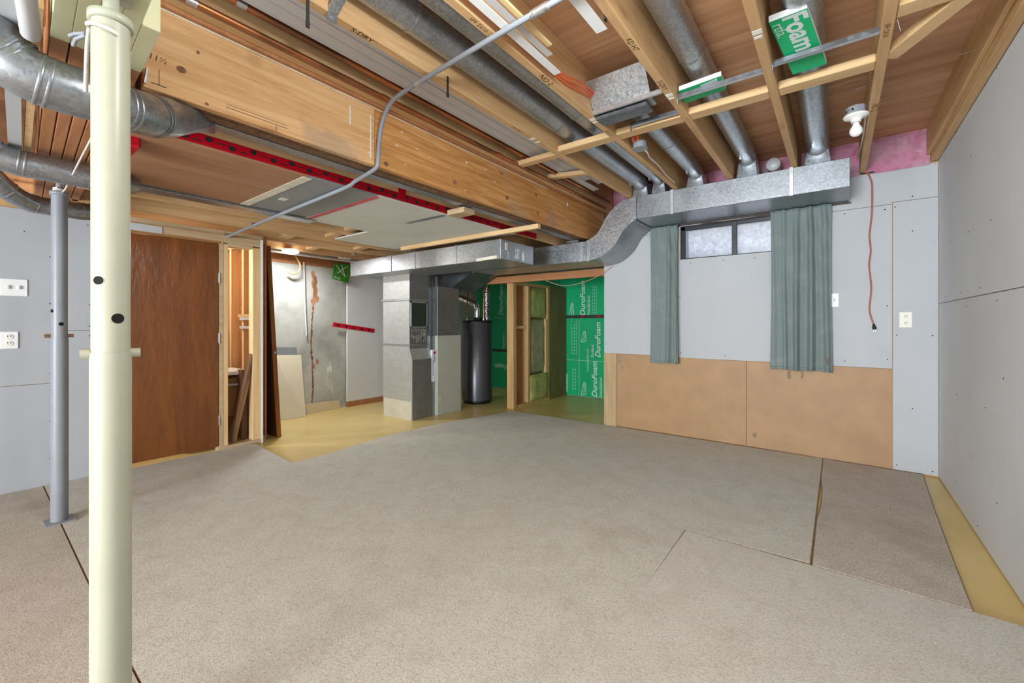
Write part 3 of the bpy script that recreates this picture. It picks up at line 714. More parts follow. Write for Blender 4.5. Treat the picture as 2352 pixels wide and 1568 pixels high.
MB().hexa([(-3.62, 0.192, 1.992), (-1.70, 0.072, 1.992), (-1.70, 0.108, 1.992), (-3.62, 0.238, 1.992), (-3.62, 0.192, 2.05), (-1.70, 0.072, 2.05), (-1.70, 0.108, 2.05), (-3.62, 0.238, 2.05)]).build('drywall_edge', 'drywall_white', ES)
MB().hexa([(-3.62, 0.239, 1.996), (-1.70, 0.128, 1.996), (-1.70, 0.150, 1.996), (-3.62, 0.262, 1.996), (-3.62, 0.239, 2.05), (-1.70, 0.128, 2.05), (-1.70, 0.150, 2.05), (-3.62, 0.262, 2.05)]).build('lath', 'stud', ES)
MB().box(-2.40, -1.2, -0.35, 0.06, 2.006, 2.016).build('ceiling_board', 'cream_paint', label='cream painted ceiling board beside the cross beam at upper left', cat='board')

# ------------------------------------------------------------------ steel posts
def post(x, y, rl, ru, zs, ztop, zb, mat, label, holes, pin_r, pin_len, zbeam):
    T = thing('steel_post', (x, y, 0.0145), label, 'post', 'telescoping steel posts')
    MB().cyl((x, y, 0.022), (x, y, zs), rl, n=40).build('lower_tube', mat, T)
    MB().cyl((x, y, zs), (x, y, ztop), ru, n=40).build('upper_tube', mat, T)
    MB().box(x - 0.06, x + 0.06, y - 0.06, y + 0.06, 0.0145, 0.022).build('base_plate', mat, T)
    c_, s_ = math.cos(R(YAW)), math.sin(R(YAW))
    r = Vector((c_, s_, 0)); f = Vector((-s_, c_, 0))
    ax = (r + f * 1.0).normalized()
    P = Vector((x, y, zb))
    MB().cyl(P - ax * pin_len, P + ax * pin_len, pin_r, n=16).build('lock_pin', mat if mat == 'post_cream' else 'weathered', T)
    for dirx, dz, rr in holes:
        d = (r * math.sin(R(dirx)) - f * math.cos(R(dirx)) ); d = Vector((d.x, d.y, 0)).normalized()
        # frame of the camera ray at the post: turn the facing direction towards the lens
        q = Vector((-x, -y, 0)).normalized(); t = Vector((-q.y, q.x, 0))
        d = (q * math.cos(R(dirx)) + t * math.sin(R(dirx)))
        rad = ru if dz > zs else rl
        C = Vector((x, y, dz)) + d * (rad - 0.004)
        h = MB().cyl(C, C + d * 0.0048, rr, n=16); h.build('bolt_hole', 'hole_dark', T)
    MB().lathe([(ru, ztop), (ru + 0.007, ztop), (ru + 0.007, ztop + 0.02), (0.018, ztop + 0.026), (0.016, ztop + 0.03), (0.016, zbeam - 0.006)], (x, y, 0), 32).build('screw_jack', mat, T)
    MB().box(x - 0.05, x + 0.05, y - 0.045, y + 0.045, zbeam - 0.006, zbeam).build('top_plate', mat, T)
    return T
YPX, YPY = -1.465, 0.2445
post(YPX, YPY, 0.0400, 0.0372, 1.078, 1.905, 1.075, 'post_cream', 'cream painted steel post in the foreground at left', [(-38, 1.256, 0.0105), (20, 1.163, 0.0125)], 0.0115, 0.056, 1.998)
post(-3.56, 0.375, 0.0370, 0.0340, 1.066, 1.885, 1.080, 'post_grey', 'slim grey steel post standing behind the cream post', [(-60, 1.222, 0.010), (12, 1.148, 0.011)], 0.010, 0.058, 1.998)
m = MB()
def circ(cx, cy, r, z0, z1, a0, a1, n=28):
    return [(cx + r * math.cos(a0 + (a1 - a0) * k / n), cy + r * math.sin(a0 + (a1 - a0) * k / n), z0 + (z1 - z0) * k / n) for k in range(n + 1)]
RP = thing('rope', (YPX, YPY, 1.72), 'white cord looped round the top of the cream post and hanging down', 'rope')
MB().tube(circ(YPX, YPY, 0.0425, 1.905, 1.870, R(170), R(370)), 0.005, 8).build('loop', 'rope', RP)
MB().tube(catm([(-1.50, 0.225, 1.915), (-1.506, 0.212, 1.903), (-1.524, 0.209, 1.843), (-1.541, 0.209, 1.746)], 4), 0.005, 8).build('tail', 'rope', RP)
MB().tube([(-1.515, 0.205, 1.885), (-1.545, 0.19, 1.888), (-1.574, 0.184, 1.892)], 0.0045, 8).build('loose_end', 'box_grey', RP)
MB().tube([(-1.515, 0.205, 1.880), (-1.545, 0.192, 1.876), (-1.57, 0.19, 1.868)], 0.0045, 8).build('loose_end', 'box_grey', RP)
RQ = thing('rope', (-3.56, 0.375, 1.80), 'thin string tied to the top of the grey post and pulled up to the right', 'rope')
MB().tube([(-3.54, 0.385, 1.905), (-3.237, 0.362, 1.857), (-2.9, 0.368, 1.92), (-2.43, 0.35, 1.92)], 0.004, 8).build('tail', 'rope', RQ)
MB().tube(circ(-3.56, 0.375, 0.022, 1.91, 1.925, 0, R(700)), 0.006, 8).build('knot', 'rope', RQ)

# ------------------------------------------------------------------ sheet-metal ducts on the right
def boxduct(mb, x0, x1, y0, y1, z0, z1): return mb.box(x0, x1, y0, y1, z0, z1)
UD = thing('trunk_duct', (-0.9, 4.2, 1.79), 'galvanized trunk duct along the window wall stepping down in an S bend', 'duct')
Yf, Yb = 3.954, 4.44
MB().box(-1.525, 0.077, Yf, Yb, 2.146, 2.361).build('upper_run', 'galv_flat', UD, bevel=0.004)
tp = catm([(-1.525, 2.361), (-1.60, 2.355), (-1.70, 2.326), (-1.819, 2.226), (-1.911, 2.085), (-1.97, 2.036), (-2.05, 1.999)])
bt = catm([(-1.525, 2.146), (-1.568, 2.122), (-1.655, 2.054), (-1.735, 1.934), (-1.835, 1.851), (-1.93, 1.810), (-2.05, 1.795)])
n = len(tp)
for y in (Yf, Yb):
    m = MB()
    for k in range(n - 1):
        m.poly([(tp[k].x, y, tp[k].y), (tp[k + 1].x, y, tp[k + 1].y), (bt[k + 1].x, y, bt[k + 1].y), (bt[k].x, y, bt[k].y)])
    m.build('bend_cheek', 'galv_bold', UD, weld=True)
m = MB()
i0 = 0
def strip(line):
    i = len(m.v)
    for p in line: m.v += [(p.x, Yf, p.y), (p.x, Yb, p.y)]
    for k in range(len(line) - 1): m.f.append((i + 2 * k, i + 2 * k + 1, i + 2 * k + 3, i + 2 * k + 2)); m.sm.append(True)
strip(tp); strip(bt)
m.build('bend_wrapper', 'galv_dull', UD)
MB().box(-3.62, -2.05, Yf, Yb, 1.795, 1.998).build('lower_run', 'galv_bold', UD, bevel=0.003)
for x, z0, z1 in ((-1.19, 2.142, 2.366), (-0.284, 2.142, 2.366), (-2.115, 1.79, 1.999), (-2.03, 1.79, 2.006)):
    MB().box(x - 0.014, x + 0.014, Yf - 0.006, Yf + 0.002, z0, z1).build('seam_strip', 'channel', UD, bevel=0.002)
MB().prism([(-4.45, 1.60), (-4.02, 1.60), (-3.62, 1.795), (-3.62, 1.998), (-4.45, 1.998)], 'xz', Yf - 0.02, Yb).build('transition', 'galv_dark', UD, bevel=0.003)
MB().bar((-1.535, Yf, 2.137), (-1.535, Yb, 2.137), 0.012, 0.012).build('bend_flange', 'galv_dull', UD)
MB().box(-3.64, -3.60, Yf - 0.006, Yf, 1.78, 1.998).build('seam_strip', 'channel', UD)

# round branch ducts in the joist bays, each with an elbow and a boot on the trunk
def branch(x, z, r, label, y0=-0.6, bx=None, collars=(2.3,)):
    T = thing('branch_duct', (x, 4.03, 2.361), label, 'duct', 'round branch ducts between the joists')
    MB().tube([(x, y0, z), (x, (y0 + 3.86) / 2, z), (x, 3.86, z), (x, 3.94, z - 0.008), (x, 4.00, z - 0.032), (x, 4.03, z - 0.062)], r, 28).build('pipe', 'galv', T)
    rr = [Vector((x + dx, y, zz)) for dx, y, zz in ((-r - .012, 3.958, 2.361), (r + .012, 3.958, 2.361), (r + .012, 4.11, 2.361), (-r - .012, 4.11, 2.361))]
    r2 = [Vector((x + dx, y, zz)) for dx, y, zz in ((-r * .92, 3.97, z - r * .55), (r * .92, 3.97, z - r * .55), (r * .92, 4.10, z - 0.01), (-r * .92, 4.10, z - 0.01))]
    MB().loft([rr, r2], True, False).build('boot', 'galv', T, bevel=0.004)
    for yc in collars:
        MB().tube([(x, yc - 0.012, z), (x, yc, z), (x, yc + 0.012, z)], [r + .001, r + .004, r + .001], 28, False).build('collar', 'galv', T)
    MB().box(x - r * .25 - .006, x - r * .25 + .006, Yf - 0.2, Yf - 0.17, z - r - 0.018, z - r + 0.002).build('damper_key', 'steel', T)
    return T
branch(-0.118, 2.515, 0.073, 'round galvanized duct in the bay next to the bare bulb', collars=(1.95,))
branch(-0.590, 2.535, 0.067, 'round galvanized duct passing above the smaller green foam scrap', collars=(2.28, 1.2))
branch(-0.995, 2.500, 0.062, 'round galvanized duct behind the floor register boot', y0=2.55, collars=(3.2,))
branch(-1.315, 2.500, 0.054, 'narrow round duct hidden half behind a joist next to the orange cables', collars=(1.0, 2.4))
branch(-1.490, 2.500, 0.066, 'wide dull round duct closest to the wooden beam', collars=(1.22, 2.45))
MB().lathe([(0.0, -0.045), (0.05, -0.045), (0.055, -0.03), (0.055, 0.06), (0.0, 0.06)], (-0.43, 4.25, 2.50), 24, (0, 1, 0)).build('vent_cap', 'pvc_white', label='round plastic vent cap behind the trunk duct', cat='vent cap')

# flat stack duct beside the beam and the round ducts at upper left
FD = thing('stack_duct', (-2.25, 0.6, 2.0), 'flat dusty metal duct squeezed along the left side of the wooden beam', 'duct')
MB().box(-2.262, -2.19, 0.66, 4.18, 2.030, 2.105).build('flat_run', 'galv_dull', FD, bevel=0.003)
MB().box(-2.31, -2.17, 4.0, 4.15, 2.012, 2.03).build('end_boot', 'galv', FD)
def elbow_duct(name, label, pts, r, rings, mat='galv_dull', extra=None):
    T = thing(name, pts[0], label, 'duct', 'round ducts below the cross beam')
    MB().tube(pts, r, 32).build('pipe', mat, T)
    for p, d in rings:
        p = Vector(p); d = Vector(d).normalized()
        for o_ in (-0.010, 0.010):
            MB().tube([p + d * (o_ - 0.005), p + d * o_, p + d * (o_ + 0.005)], [r + .0005, r + .004, r + .0005], 32, False).build('bead', mat, T)
    return T
T = elbow_duct('round_duct', 'largest round metal duct bending past the cream post at top left',
    catm([(-1.885, 0.015, 2.20), (-1.885, 0.025, 2.08), (-1.882, 0.055, 1.975), (-1.872, 0.105, 1.895), (-1.865, 0.17, 1.866), (-1.870, 0.27, 1.865), (-1.90, 0.345, 1.872), (-1.98, 0.43, 1.905), (-2.08, 0.51, 1.955)], 4),
    0.073, [((-1.866, 0.165, 1.867), (0, 1, -.15)), ((-1.874, 0.098, 1.905), (0, .8, -.6)), ((-1.884, 0.045, 1.99), (0, .35, -.9)), ((-1.90, 0.345, 1.872), (-.6, 1, .15)), ((-1.99, 0.44, 1.91), (-.75, .65, .35))])
rA = [Vector(p) for p in MB().ring((-2.08, 0.51, 1.955), (-.66, .65, .37), 0.072, 24)]
rB = []
for k in range(24):
    a = 2 * math.pi * k / 24; rB.append(Vector((-2.24 + 0.05 * (1 if math.cos(a) > 0 else -1) * min(1, abs(math.cos(a)) * 1.4), 0.72 - 0.02 * math.cos(a), 2.065 + 0.038 * (1 if math.sin(a) > 0 else -1) * min(1, abs(math.sin(a)) * 1.4))))
MB().loft([rA, rB], True).build('taper', 'galv_dull', T)
elbow_duct('round_duct', 'middle round metal duct with the string crossing it at upper left',
    catm([(-3.06, -0.02, 2.16), (-3.08, 0.03, 2.05), (-3.10, 0.09, 1.955), (-3.10, 0.17, 1.920), (-3.10, 0.26, 1.915), (-3.10, 0.45, 1.915), (-3.15, 0.54, 1.93), (-3.27, 0.62, 1.965)], 4),
    0.062, [((-3.10, 0.20, 1.918), (0, 1, -.1)), ((-3.10, 0.12, 1.938), (0, .85, -.5)), ((-3.10, 0.44, 1.915), (-.1, 1, 0))])
elbow_duct('round_duct', 'smallest round metal duct bending down behind the grey post',
    catm([(-3.72, 0.02, 2.18), (-3.73, 0.06, 2.09), (-3.76, 0.11, 2.01), (-3.82, 0.18, 1.935), (-3.88, 0.25, 1.895), (-3.93, 0.32, 1.885), (-3.96, 0.45, 1.887), (-4.01, 0.55, 1.90), (-4.12, 0.64, 1.95)], 4),
    0.053, [((-3.92, 0.30, 1.886), (-.4, 1, -.1)), ((-3.83, 0.19, 1.928), (-.5, .8, -.5)), ((-3.99, 0.52, 1.895), (-.5, 1, .1))])
MB().box(-3.45, -3.335, 0.60, 1.78, 1.972, 1.997).build('stack_duct', 'galv_dull', label='flat metal duct along the left edge of the brown ceiling panel', cat='duct', bevel=0.003)
MB().tube([(-1.40, 0.085, 1.962), (-1.66, 0.118, 1.962), (-1.80, 0.134, 1.962)], 0.021, 20).build('drain_pipe', 'pvc_white', label='white plastic drain pipe at the top left corner', cat='pipe')
MB().tube([(-1.70, -0.30, 2.02), (-1.80, -0.10, 2.01), (-1.86, 0.02, 2.0), (-1.88, 0.11, 1.995)], 0.005, 8).build('cable', 'cable_white', label='white cable sagging beside the drain pipe', cat='cable')
MB().box(-2.66, -2.50, 0.44, 0.52, 1.94, 2.00).build('plastic_scrap', 'red_plastic', label='red plastic scrap peeking out left of the cream post', cat='plastic', bevel=0.01)

# ------------------------------------------------------------------ conduit, pipes, cables
CN = thing('conduit', (-2.02, 1.43, 1.96), 'thin grey metal conduit crossing under the joists and bending down the beam', 'conduit')
path = catm([(0.15, 1.34, 2.348), (-0.8, 1.355, 2.345), (-1.55, 1.395, 2.345), (-1.78, 1.41, 2.342), (-1.90, 1.42, 2.325), (-1.98, 1.43, 2.26), (-2.018, 1.435, 2.16), (-2.020, 1.43, 2.06), (-2.030, 1.43, 2.022), (-2.08, 1.43, 2.006), (-2.26, 1.44, 1.988), (-2.42, 1.447, 1.972), (-3.4, 1.485, 1.962), (-4.46, 1.53, 1.945)], 5)
def t3(pts): return [Vector(p) for p in pts]
MB().tube(path, 0.0115, 14).build('conduit_tube', 'box_grey', CN)
MB().cyl((-0.86, 1.357, 2.345), (-0.94, 1.361, 2.345), 0.016, n=16).build('coupling', 'channel', CN)
for x in (-0.865, -0.925):
    MB().cyl((x, 1.352, 2.338), (x - 0.004, 1.335, 2.312), 0.0045, n=8).build('set_screw', 'steel', CN)
MB().cyl((-1.64, 1.40, 2.344), (-1.67, 1.402, 2.344), 0.014, n=16).build('coupling', 'channel', CN)
MB().bar((-4.44, 1.50, 1.957), (-4.44, 1.56, 1.957), 0.02, 0.03).build('end_clamp', 'steel', CN)
MB().bar((-3.80, 1.48, 1.962), (-3.80, 1.53, 1.962), 0.02, 0.026).build('pipe_clip', 'steel', CN)
def pipe(name, x, z, r, label, fits):
    T = thing(name, (x, 2.2, z), label, 'pipe', 'copper pipes above the beam')
    MB().tube([(x, -0.6, z), (x, 1.2, z), (x - 0.01, 4.2, z)], r, 14).build('pipe_run', 'copper', T)
    for y in fits:
        MB().cyl((x, y - 0.018, z), (x, y + 0.018, z), r + 0.0025, n=14).build('fitting', 'steel' if y < 1.0 else 'copper', T)
pipe('copper_pipe', -1.948, 2.372, 0.0130, 'shiny copper pipe lying just above the edge of the beam', (0.46, 0.55, 1.42, 2.4))
pipe('copper_pipe', -1.895, 2.425, 0.0140, 'dull copper pipe tucked beside the white planks', (0.62, 0.70))
# stored white vinyl planks
for k, (x0, x1, z, y1) in enumerate([(-1.868, -1.812, 2.432, 3.75), (-1.808, -1.745, 2.436, 3.45), (-1.741, -1.685, 2.436, 3.60), (-1.681, -1.622, 2.430, 3.95)]):
    P_ = thing('vinyl_plank', ((x0 + x1) / 2, 1.6, z), ['white vinyl plank stored nearest the copper pipes', 'second white vinyl plank from the copper pipes', 'third white vinyl plank from the copper pipes', 'white vinyl plank stored against the joist'][k], 'plank', 'white planks stored between joists')
    MB().box(x0, x1, -0.8, y1, z, z + 0.010).build('board', 'vinyl', P_, bevel=0.002)
    MB().box(x0, x0 + 0.010, -0.8, y1, z - 0.006, z).build('lip', 'vinyl', P_)
def strap(x, y, z0, z1, label, wd=0.012):
    T = thing('hanging_strap', (x, y, z0), label, 'strap', 'black straps on the joists')
    MB().box(x - 0.0015, x + 0.0015, y - wd / 2, y + wd / 2, z0, z1).build('band', 'strap_black', T)
    MB().box(x - 0.003, x + 0.003, y - wd / 2 - .001, y + wd / 2 + .001, z0, z0 + 0.022).build('end_tab', 'strap_black', T)
strap(-1.572, 0.805, 2.255, 2.50, 'black strap hanging from the joist near the top left end of the white planks')
strap(-1.572, 1.525, 2.300, 2.405, 'short black strap hanging below the grey conduit beside the wide duct')
strap(-0.733, 1.575, 2.355, 2.56, 'black strap holding up the white metal trim', 0.020)
MB().prism([(-1.575, 2.364), (-1.40, 2.46), (-1.40, 2.475), (-1.585, 2.374), (-1.585, 2.335), (-1.575, 2.335)], 'xz', 0.885, 0.925).build('hanger_bracket', 'galv', label='folded galvanized bracket on the joist at the wide round duct', cat='bracket')
# trims resting on the conduit, orange cables
MB().prism([(-1.098, 2.360), (-1.060, 2.360), (-1.060, 2.364), (-1.094, 2.364), (-1.094, 2.385), (-1.098, 2.385)], 'xz', 0.3, 1.78).build('metal_trim', 'white_plastic', label='long white metal trim resting on the conduit beside the orange cables', cat='trim')
MB().prism([(-1.050, 2.362), (-1.020, 2.362), (-1.020, 2.366), (-1.050, 2.372)], 'xz', 0.2, 1.64).build('metal_trim', 'vinyl', label='grey white trim lying between the long white trim and the wooden lath', cat='trim')
MB().box(-1.012, -0.985, 0.3, 1.585, 2.360, 2.372).build('wooden_lath', 'strip_wood', label='pale wooden lath with rounded end lying over the conduit', cat='lath', bevel=0.005)
MB().prism([(-0.800, 2.362), (-0.752, 2.362), (-0.752, 2.366), (-0.796, 2.366), (-0.796, 2.384), (-0.800, 2.384)], 'xz', 0.6, 1.635).build('metal_trim', 'white_plastic', label='short white metal trim held by the black strap near the top edge', cat='trim')
for k, dx in enumerate((0.0, 0.010, 0.020)):
    x = -1.128 + dx
    MB().tube(catm([(x, -0.5, 2.402), (x, 1.2, 2.40 + .003 * k), (x, 1.85, 2.400 + .008 * k), (x + .004, 2.02, 2.415 + .016 * k), (x + 0.006, 2.16, 2.44 + .012 * k), (x, 2.30, 2.462)], 5), 0.0042, 8).build('power_cable', 'cord_orange', label=['orange power cable lowest on the joist face', 'orange power cable in the middle of three', 'orange power cable bowing out the most'][k], cat='cable', group='orange cables on the joist')
# register boot and ceiling channels
RB = thing('register_boot', (-0.98, 2.33, 2.36), 'galvanized floor register boot hanging between two joists', 'register boot')
MB().prism([(2.285, 2.378), (2.385, 2.374), (2.385, 2.42), (2.34, 2.52), (2.18, 2.52)], 'yz', -1.136, -0.80).build('boot_body', 'galv', RB, bevel=0.003)
MB().box(-1.138, -0.735, 2.266, 2.284, 2.368, 2.392).build('boot_flange', 'channel', RB, bevel=0.002)
MB().box(-1.135, -0.83, 2.300, 2.415, 2.350, 2.372).build('boot_lip', 'galv_dark', RB, bevel=0.006)
def chan(x0, x1, y, label):
    T = thing('steel_channel', ((x0 + x1) / 2, y, 2.37), label, 'channel', 'steel channels between joists')
    MB().box(x0, x1, y - 0.012, y + 0.012, 2.372, 2.374).build('web', 'channel', T)
    MB().box(x0, x1, y - 0.013, y - 0.011, 2.372, 2.392).build('flange', 'galv_dark', T)
    MB().box(x0, x1, y + 0.011, y + 0.013, 2.372, 2.386).build('flange', 'channel', T)
    MB().box(x0 - 0.001, x0 + 0.003, y - 0.012, y + 0.012, 2.345, 2.392).build('end_tab', 'galv', T)
chan(-0.688, -0.288, 2.395, 'steel channel holding the smaller green foam scrap')
chan(-0.243, 0.143, 2.362, 'steel channel holding the larger lettered foam scrap')
chan(-1.02, -0.735, 2.56, 'dull metal strip lying beside the blocking behind the register boot')
# foam scraps
def foamscrap(label, c, xd, yd, lx, ly, th, txt):
    c = Vector(c); xd = Vector(xd).normalized(); yd = Vector(yd).normalized(); nd = xd.cross(yd).normalized()
    if nd.z < 0: nd = -nd
    T = thing('foam_scrap', c, label, 'foam board', 'green foam scraps above the channels')
    def P(a, b2, h): return c + xd * a * lx / 2 + yd * b2 * ly / 2 + nd * h
    MB().hexa([P(-1, -1, .0008), P(1, -1, .0008), P(1, 1, .0008), P(-1, 1, .0008), P(-1, -1, th), P(1, -1, th), P(1, 1, th), P(-1, 1, th)]).build('foam_core', 'foam_white', T, bevel=0.003)
    MB().poly([P(-1, -1, 0), P(1, -1, 0), P(1, 1, 0), P(-1, 1, 0)]).build('printed_skin', 'foam_green', T)
    return T, P, xd, yd, nd
T, P, xd, yd, nd = foamscrap('larger green foam scrap printed with white letters', (-0.135, 2.31, 2.405), (1, 0.05, 0.04), (0.14, 1, -0.12), 0.135, 0.42, 0.032, None)
text('Foam', 'print_grey', T, P(-0.28, -0.97, -0.0004), yd, xd, 0.25, bold=0.03, lift=-0.0004)
text('rtfa.', 'print_grey', T, P(-0.9, -0.85, -0.0004), yd, xd, 0.09, lift=-0.0004)
T, P, xd, yd, nd = foamscrap('smaller green foam scrap with a torn white edge', (-0.575, 2.44, 2.402), (1, 0.0, 0.04), (0.0, 1, -0.10), 0.21, 0.13, 0.028, None)
MB().hexa([P(0.0, -.7, -.0006), P(.8, -.85, -.0006), P(.75, .1, -.0006), P(0.1, 0, -.0006), P(0, -.7, 0), P(.8, -.85, 0), P(.75, .1, 0), P(.1, 0, 0)]).build('bare_patch', 'print_grey', T)
text('www.plast', 'print_grey', T, P(-0.5, 0.75, -0.0004), xd, -yd, 0.10, lift=-0.0006)
# junction box with white cable
JB = thing('junction_box', (-1.075, 2.86, 2.34), 'round grey junction box with orange connectors on the joist side', 'junction box')
MB().cyl((-1.078, 2.862, 2.352), (-1.078, 2.862, 2.395), 0.047, n=8).build('box_body', 'box_grey', JB, bevel=0.003)
MB().cyl((-1.078, 2.862, 2.347), (-1.078, 2.862, 2.352), 0.052, n=28).build('cover', 'box_grey', JB)
for dx in (-0.02, 0.012):
    MB().cyl((-1.085 + dx, 2.82, 2.395), (-1.085 + dx, 2.80, 2.42), 0.010, n=10).build('connector', 'cord_orange', JB)
MB().tube(catm([(-1.058, 2.90, 2.352), (-1.056, 2.96, 2.345), (-1.085, 3.08, 2.36), (-1.10, 3.32, 2.375), (-1.13, 3.60, 2.385), (-1.135, 3.85, 2.39)], 5), 0.006, 8).build('cable_tail', 'cable_white', JB)
# porcelain lampholder with bulb
def lampholder(x, y, z, label, lit=None):
    T = thing('lamp_holder', (x, y, z - 0.13), label, 'lamp', 'bare bulb lamps')
    bx = MB().cyl((x, y, z), (x, y, z + 0.045), 0.050, n=8).build('junction_box', 'box_grey', T, bevel=0.002)
    m = MB()
    for a in (200, 225, 250): m.cyl((x + 0.0465 * math.cos(R(a)), y + 0.0465 * math.sin(R(a)), z + 0.024), (x + 0.049 * math.cos(R(a)), y + 0.049 * math.sin(R(a)), z + 0.024), 0.006, n=10)
    m.build('knockout', 'hole_dark', bx)
    MB().lathe([(0.0, 0.0), (0.060, 0.0), (0.061, -0.006), (0.056, -0.012), (0.030, -0.020), (0.024, -0.030), (0.023, -0.042), (0.018, -0.042)], (x, y, z), 36).build('porcelain_base', 'porcelain', T)
    MB().lathe([(0.014, -0.042), (0.016, -0.052), (0.022, -0.066), (0.030, -0.080), (0.032, -0.094), (0.028, -0.108), (0.016, -0.119), (0.0, -0.122)], (x, y, z), 28).build('bulb', lit or 'bulb_white', T)
    return T
lampholder(0.088, 3.19, 2.362, 'unlit white bulb in a porcelain holder beside the right-hand joist')
MB().tube(catm([(0.135, 3.25, 2.38), (0.138, 3.6, 2.385), (0.135, 4.0, 2.42), (0.125, 4.30, 2.44)], 4), 0.005, 8).build('lamp_cable', 'cable_white', label='white cable running from the bulb holder along the joist', cat='cable')
lampholder(-0.47, 0.80, 2.36, 'lit bare bulb on the joists above the viewer', 'lamp_white')
def nail(p, q, label):
    MB().cyl(p, q, 0.0014, n=6).build('nail', 'steel', label=label, cat='nail', group='protruding nails')
nail((0.187, 2.30, 2.40), (0.205, 2.33, 2.335), 'bent nail sticking down from the joist right of the foam scrap')
nail((0.535, 2.75, 2.49), (0.46, 2.74, 2.478), 'nail sticking out of the right edge joist, nearer one')
nail((0.535, 2.95, 2.45), (0.46, 2.94, 2.444), 'nail sticking out of the right edge joist, farther one')
nail((0.144, 2.95, 2.42), (0.075, 2.94, 2.405), 'nail poking from the joist just above the bulb holder')

# ------------------------------------------------------------------ curtains
def curtain(x0, x1, z0, z1, folds, amp, label, narrow, seed, y=4.395):
    T = thing('curtain', ((x0 + x1) / 2, y, z0), label, 'curtain', 'grey green curtains')
    rnd = random.Random(seed); ph = [rnd.uniform(0, 6.28) for _ in range(6)]
    mb = MB()
    def fn(u, v):
        k = 1 - narrow * (1 - abs(v - 0.35)) * v
        cx = (x0 + x1) / 2
        x = cx + (u - 0.5) * (x1 - x0) * k + 0.006 * math.sin(u * 9 + v * 3)
        a = amp * (0.55 + 0.45 * (1 - v)) * (0.6 + 0.4 * math.sin(u * 5 + ph[1]))
        th = u * folds * 2 * math.pi + ph[0] + 0.25 * math.sin(v * 2.5 + ph[2]) + 0.9 * math.sin(u * 4 + ph[3]); s = (math.sin(th) + 0.38 * math.sin(2 * th + 0.7)) / 1.2
        yy = y + a * s + 0.004 * math.sin(u * 40 * (0.3 + v) + ph[4]) * v
        return (x, yy, z0 + (z1 - z0) * v + 0.004 * math.sin(u * 11 + ph[5]) * (1 - v))
    mb.grid(fn, 110, 46)
    mb.build('fabric', 'curtain', T, solid=0.0025)
    mh = MB()
    def fh(u, v):
        p = fn(u, 0.0); q = fn(u, 0.02)
        return (p[0] + (q[0] - p[0]) * v, p[1] - 0.003, p[2] + (q[2] - p[2]) * v)
    mh.grid(fh, 110, 2); mh.build('hem', 'curtain', T, solid=0.002)
    return T
curtain(-1.548, -1.258, 0.748, 2.141, 2.4, 0.030, 'narrow grey green curtain left of the small window', 0.05, 3)
TC = curtain(-0.472, -0.030, 0.748, 2.141, 4.6, 0.036, 'wide grey green curtain covering the right end of the window', 0.03, 5)
m = MB()
for a, b2, c_, d_ in [((-0.085, 0.885), (-0.062, 0.86), (-0.056, 0.80), (-0.075, 0.85)), ((-0.062, 0.86), (-0.040, 0.865), (-0.052, 0.845), (-0.060, 0.835))]:
    m.poly([(p[0], 4.345, p[1]) for p in (a, b2, c_, d_)])
m.build('dark_stain', 'dirt_dark', TC)
MB().cyl((-1.60, 4.430, 2.136), (0.09, 4.430, 2.136), 0.006, n=12).build('curtain_rod', 'curtain_rod', label='thin dark curtain rod right below the trunk duct', cat='curtain rod')
MB().tube(catm([(-1.05, 4.44, 2.13), (-0.9, 4.43, 2.120), (-0.7, 4.43, 2.118), (-0.45, 4.43, 2.13)], 4), 0.004, 6).build('wire', 'curtain_rod', label='dark wire sagging across the top of the window', cat='wire')

# ------------------------------------------------------------------ outlets and switches
def plate_xz(x, z, wd, ht, y, label, cat, kind, mat):
    T = thing('wall_outlet' if kind == 'outlet' else 'light_switch', (x, y, z - ht / 2), label, cat)
    MB().box(x - wd / 2, x + wd / 2, y - 0.006, y, z - ht / 2, z + ht / 2).build('cover_plate', mat, T, bevel=0.003)
    if kind == 'outlet':
        for dz in (-0.025, 0.025):
            rc = MB().cyl((x, y - 0.006, z + dz), (x, y - 0.009, z + dz), 0.017, n=18).build('receptacle', mat, T)
            m = MB()
            for dx in (-0.007, 0.007): m.box(x + dx - 0.0014, x + dx + 0.0014, y - 0.0096, y - 0.009, z + dz, z + dz + 0.010)
            m.cyl((x, y - 0.009, z + dz - 0.008), (x, y - 0.0096, z + dz - 0.008), 0.003, n=8)
            m.build('slots', 'hole_dark', rc)
        MB().cyl((x, y - 0.006, z), (x, y - 0.0075, z), 0.003, n=8).build('cover_screw', 'steel', T)
    else:
        MB().box(x - 0.005, x + 0.005, y - 0.016, y - 0.006, z - 0.011, z + 0.013).build('toggle', 'print_grey', T, bevel=0.001)
        for dz in (-0.030, 0.030): MB().cyl((x, y - 0.006, z + dz), (x, y - 0.0072, z + dz), 0.0028, n=8).build('cover_screw', 'steel', T)
plate_xz(0.421, 1.180, 0.076, 0.122, YW - 0.001, 'ivory wall outlet near the right corner of the window wall', 'outlet', 'outlet', 'outlet_ivory')
plate_xz(-0.018, 1.345, 0.060, 0.115, YW, 'white light switch right beside the wide curtain', 'switch', 'switch', 'white_plastic')
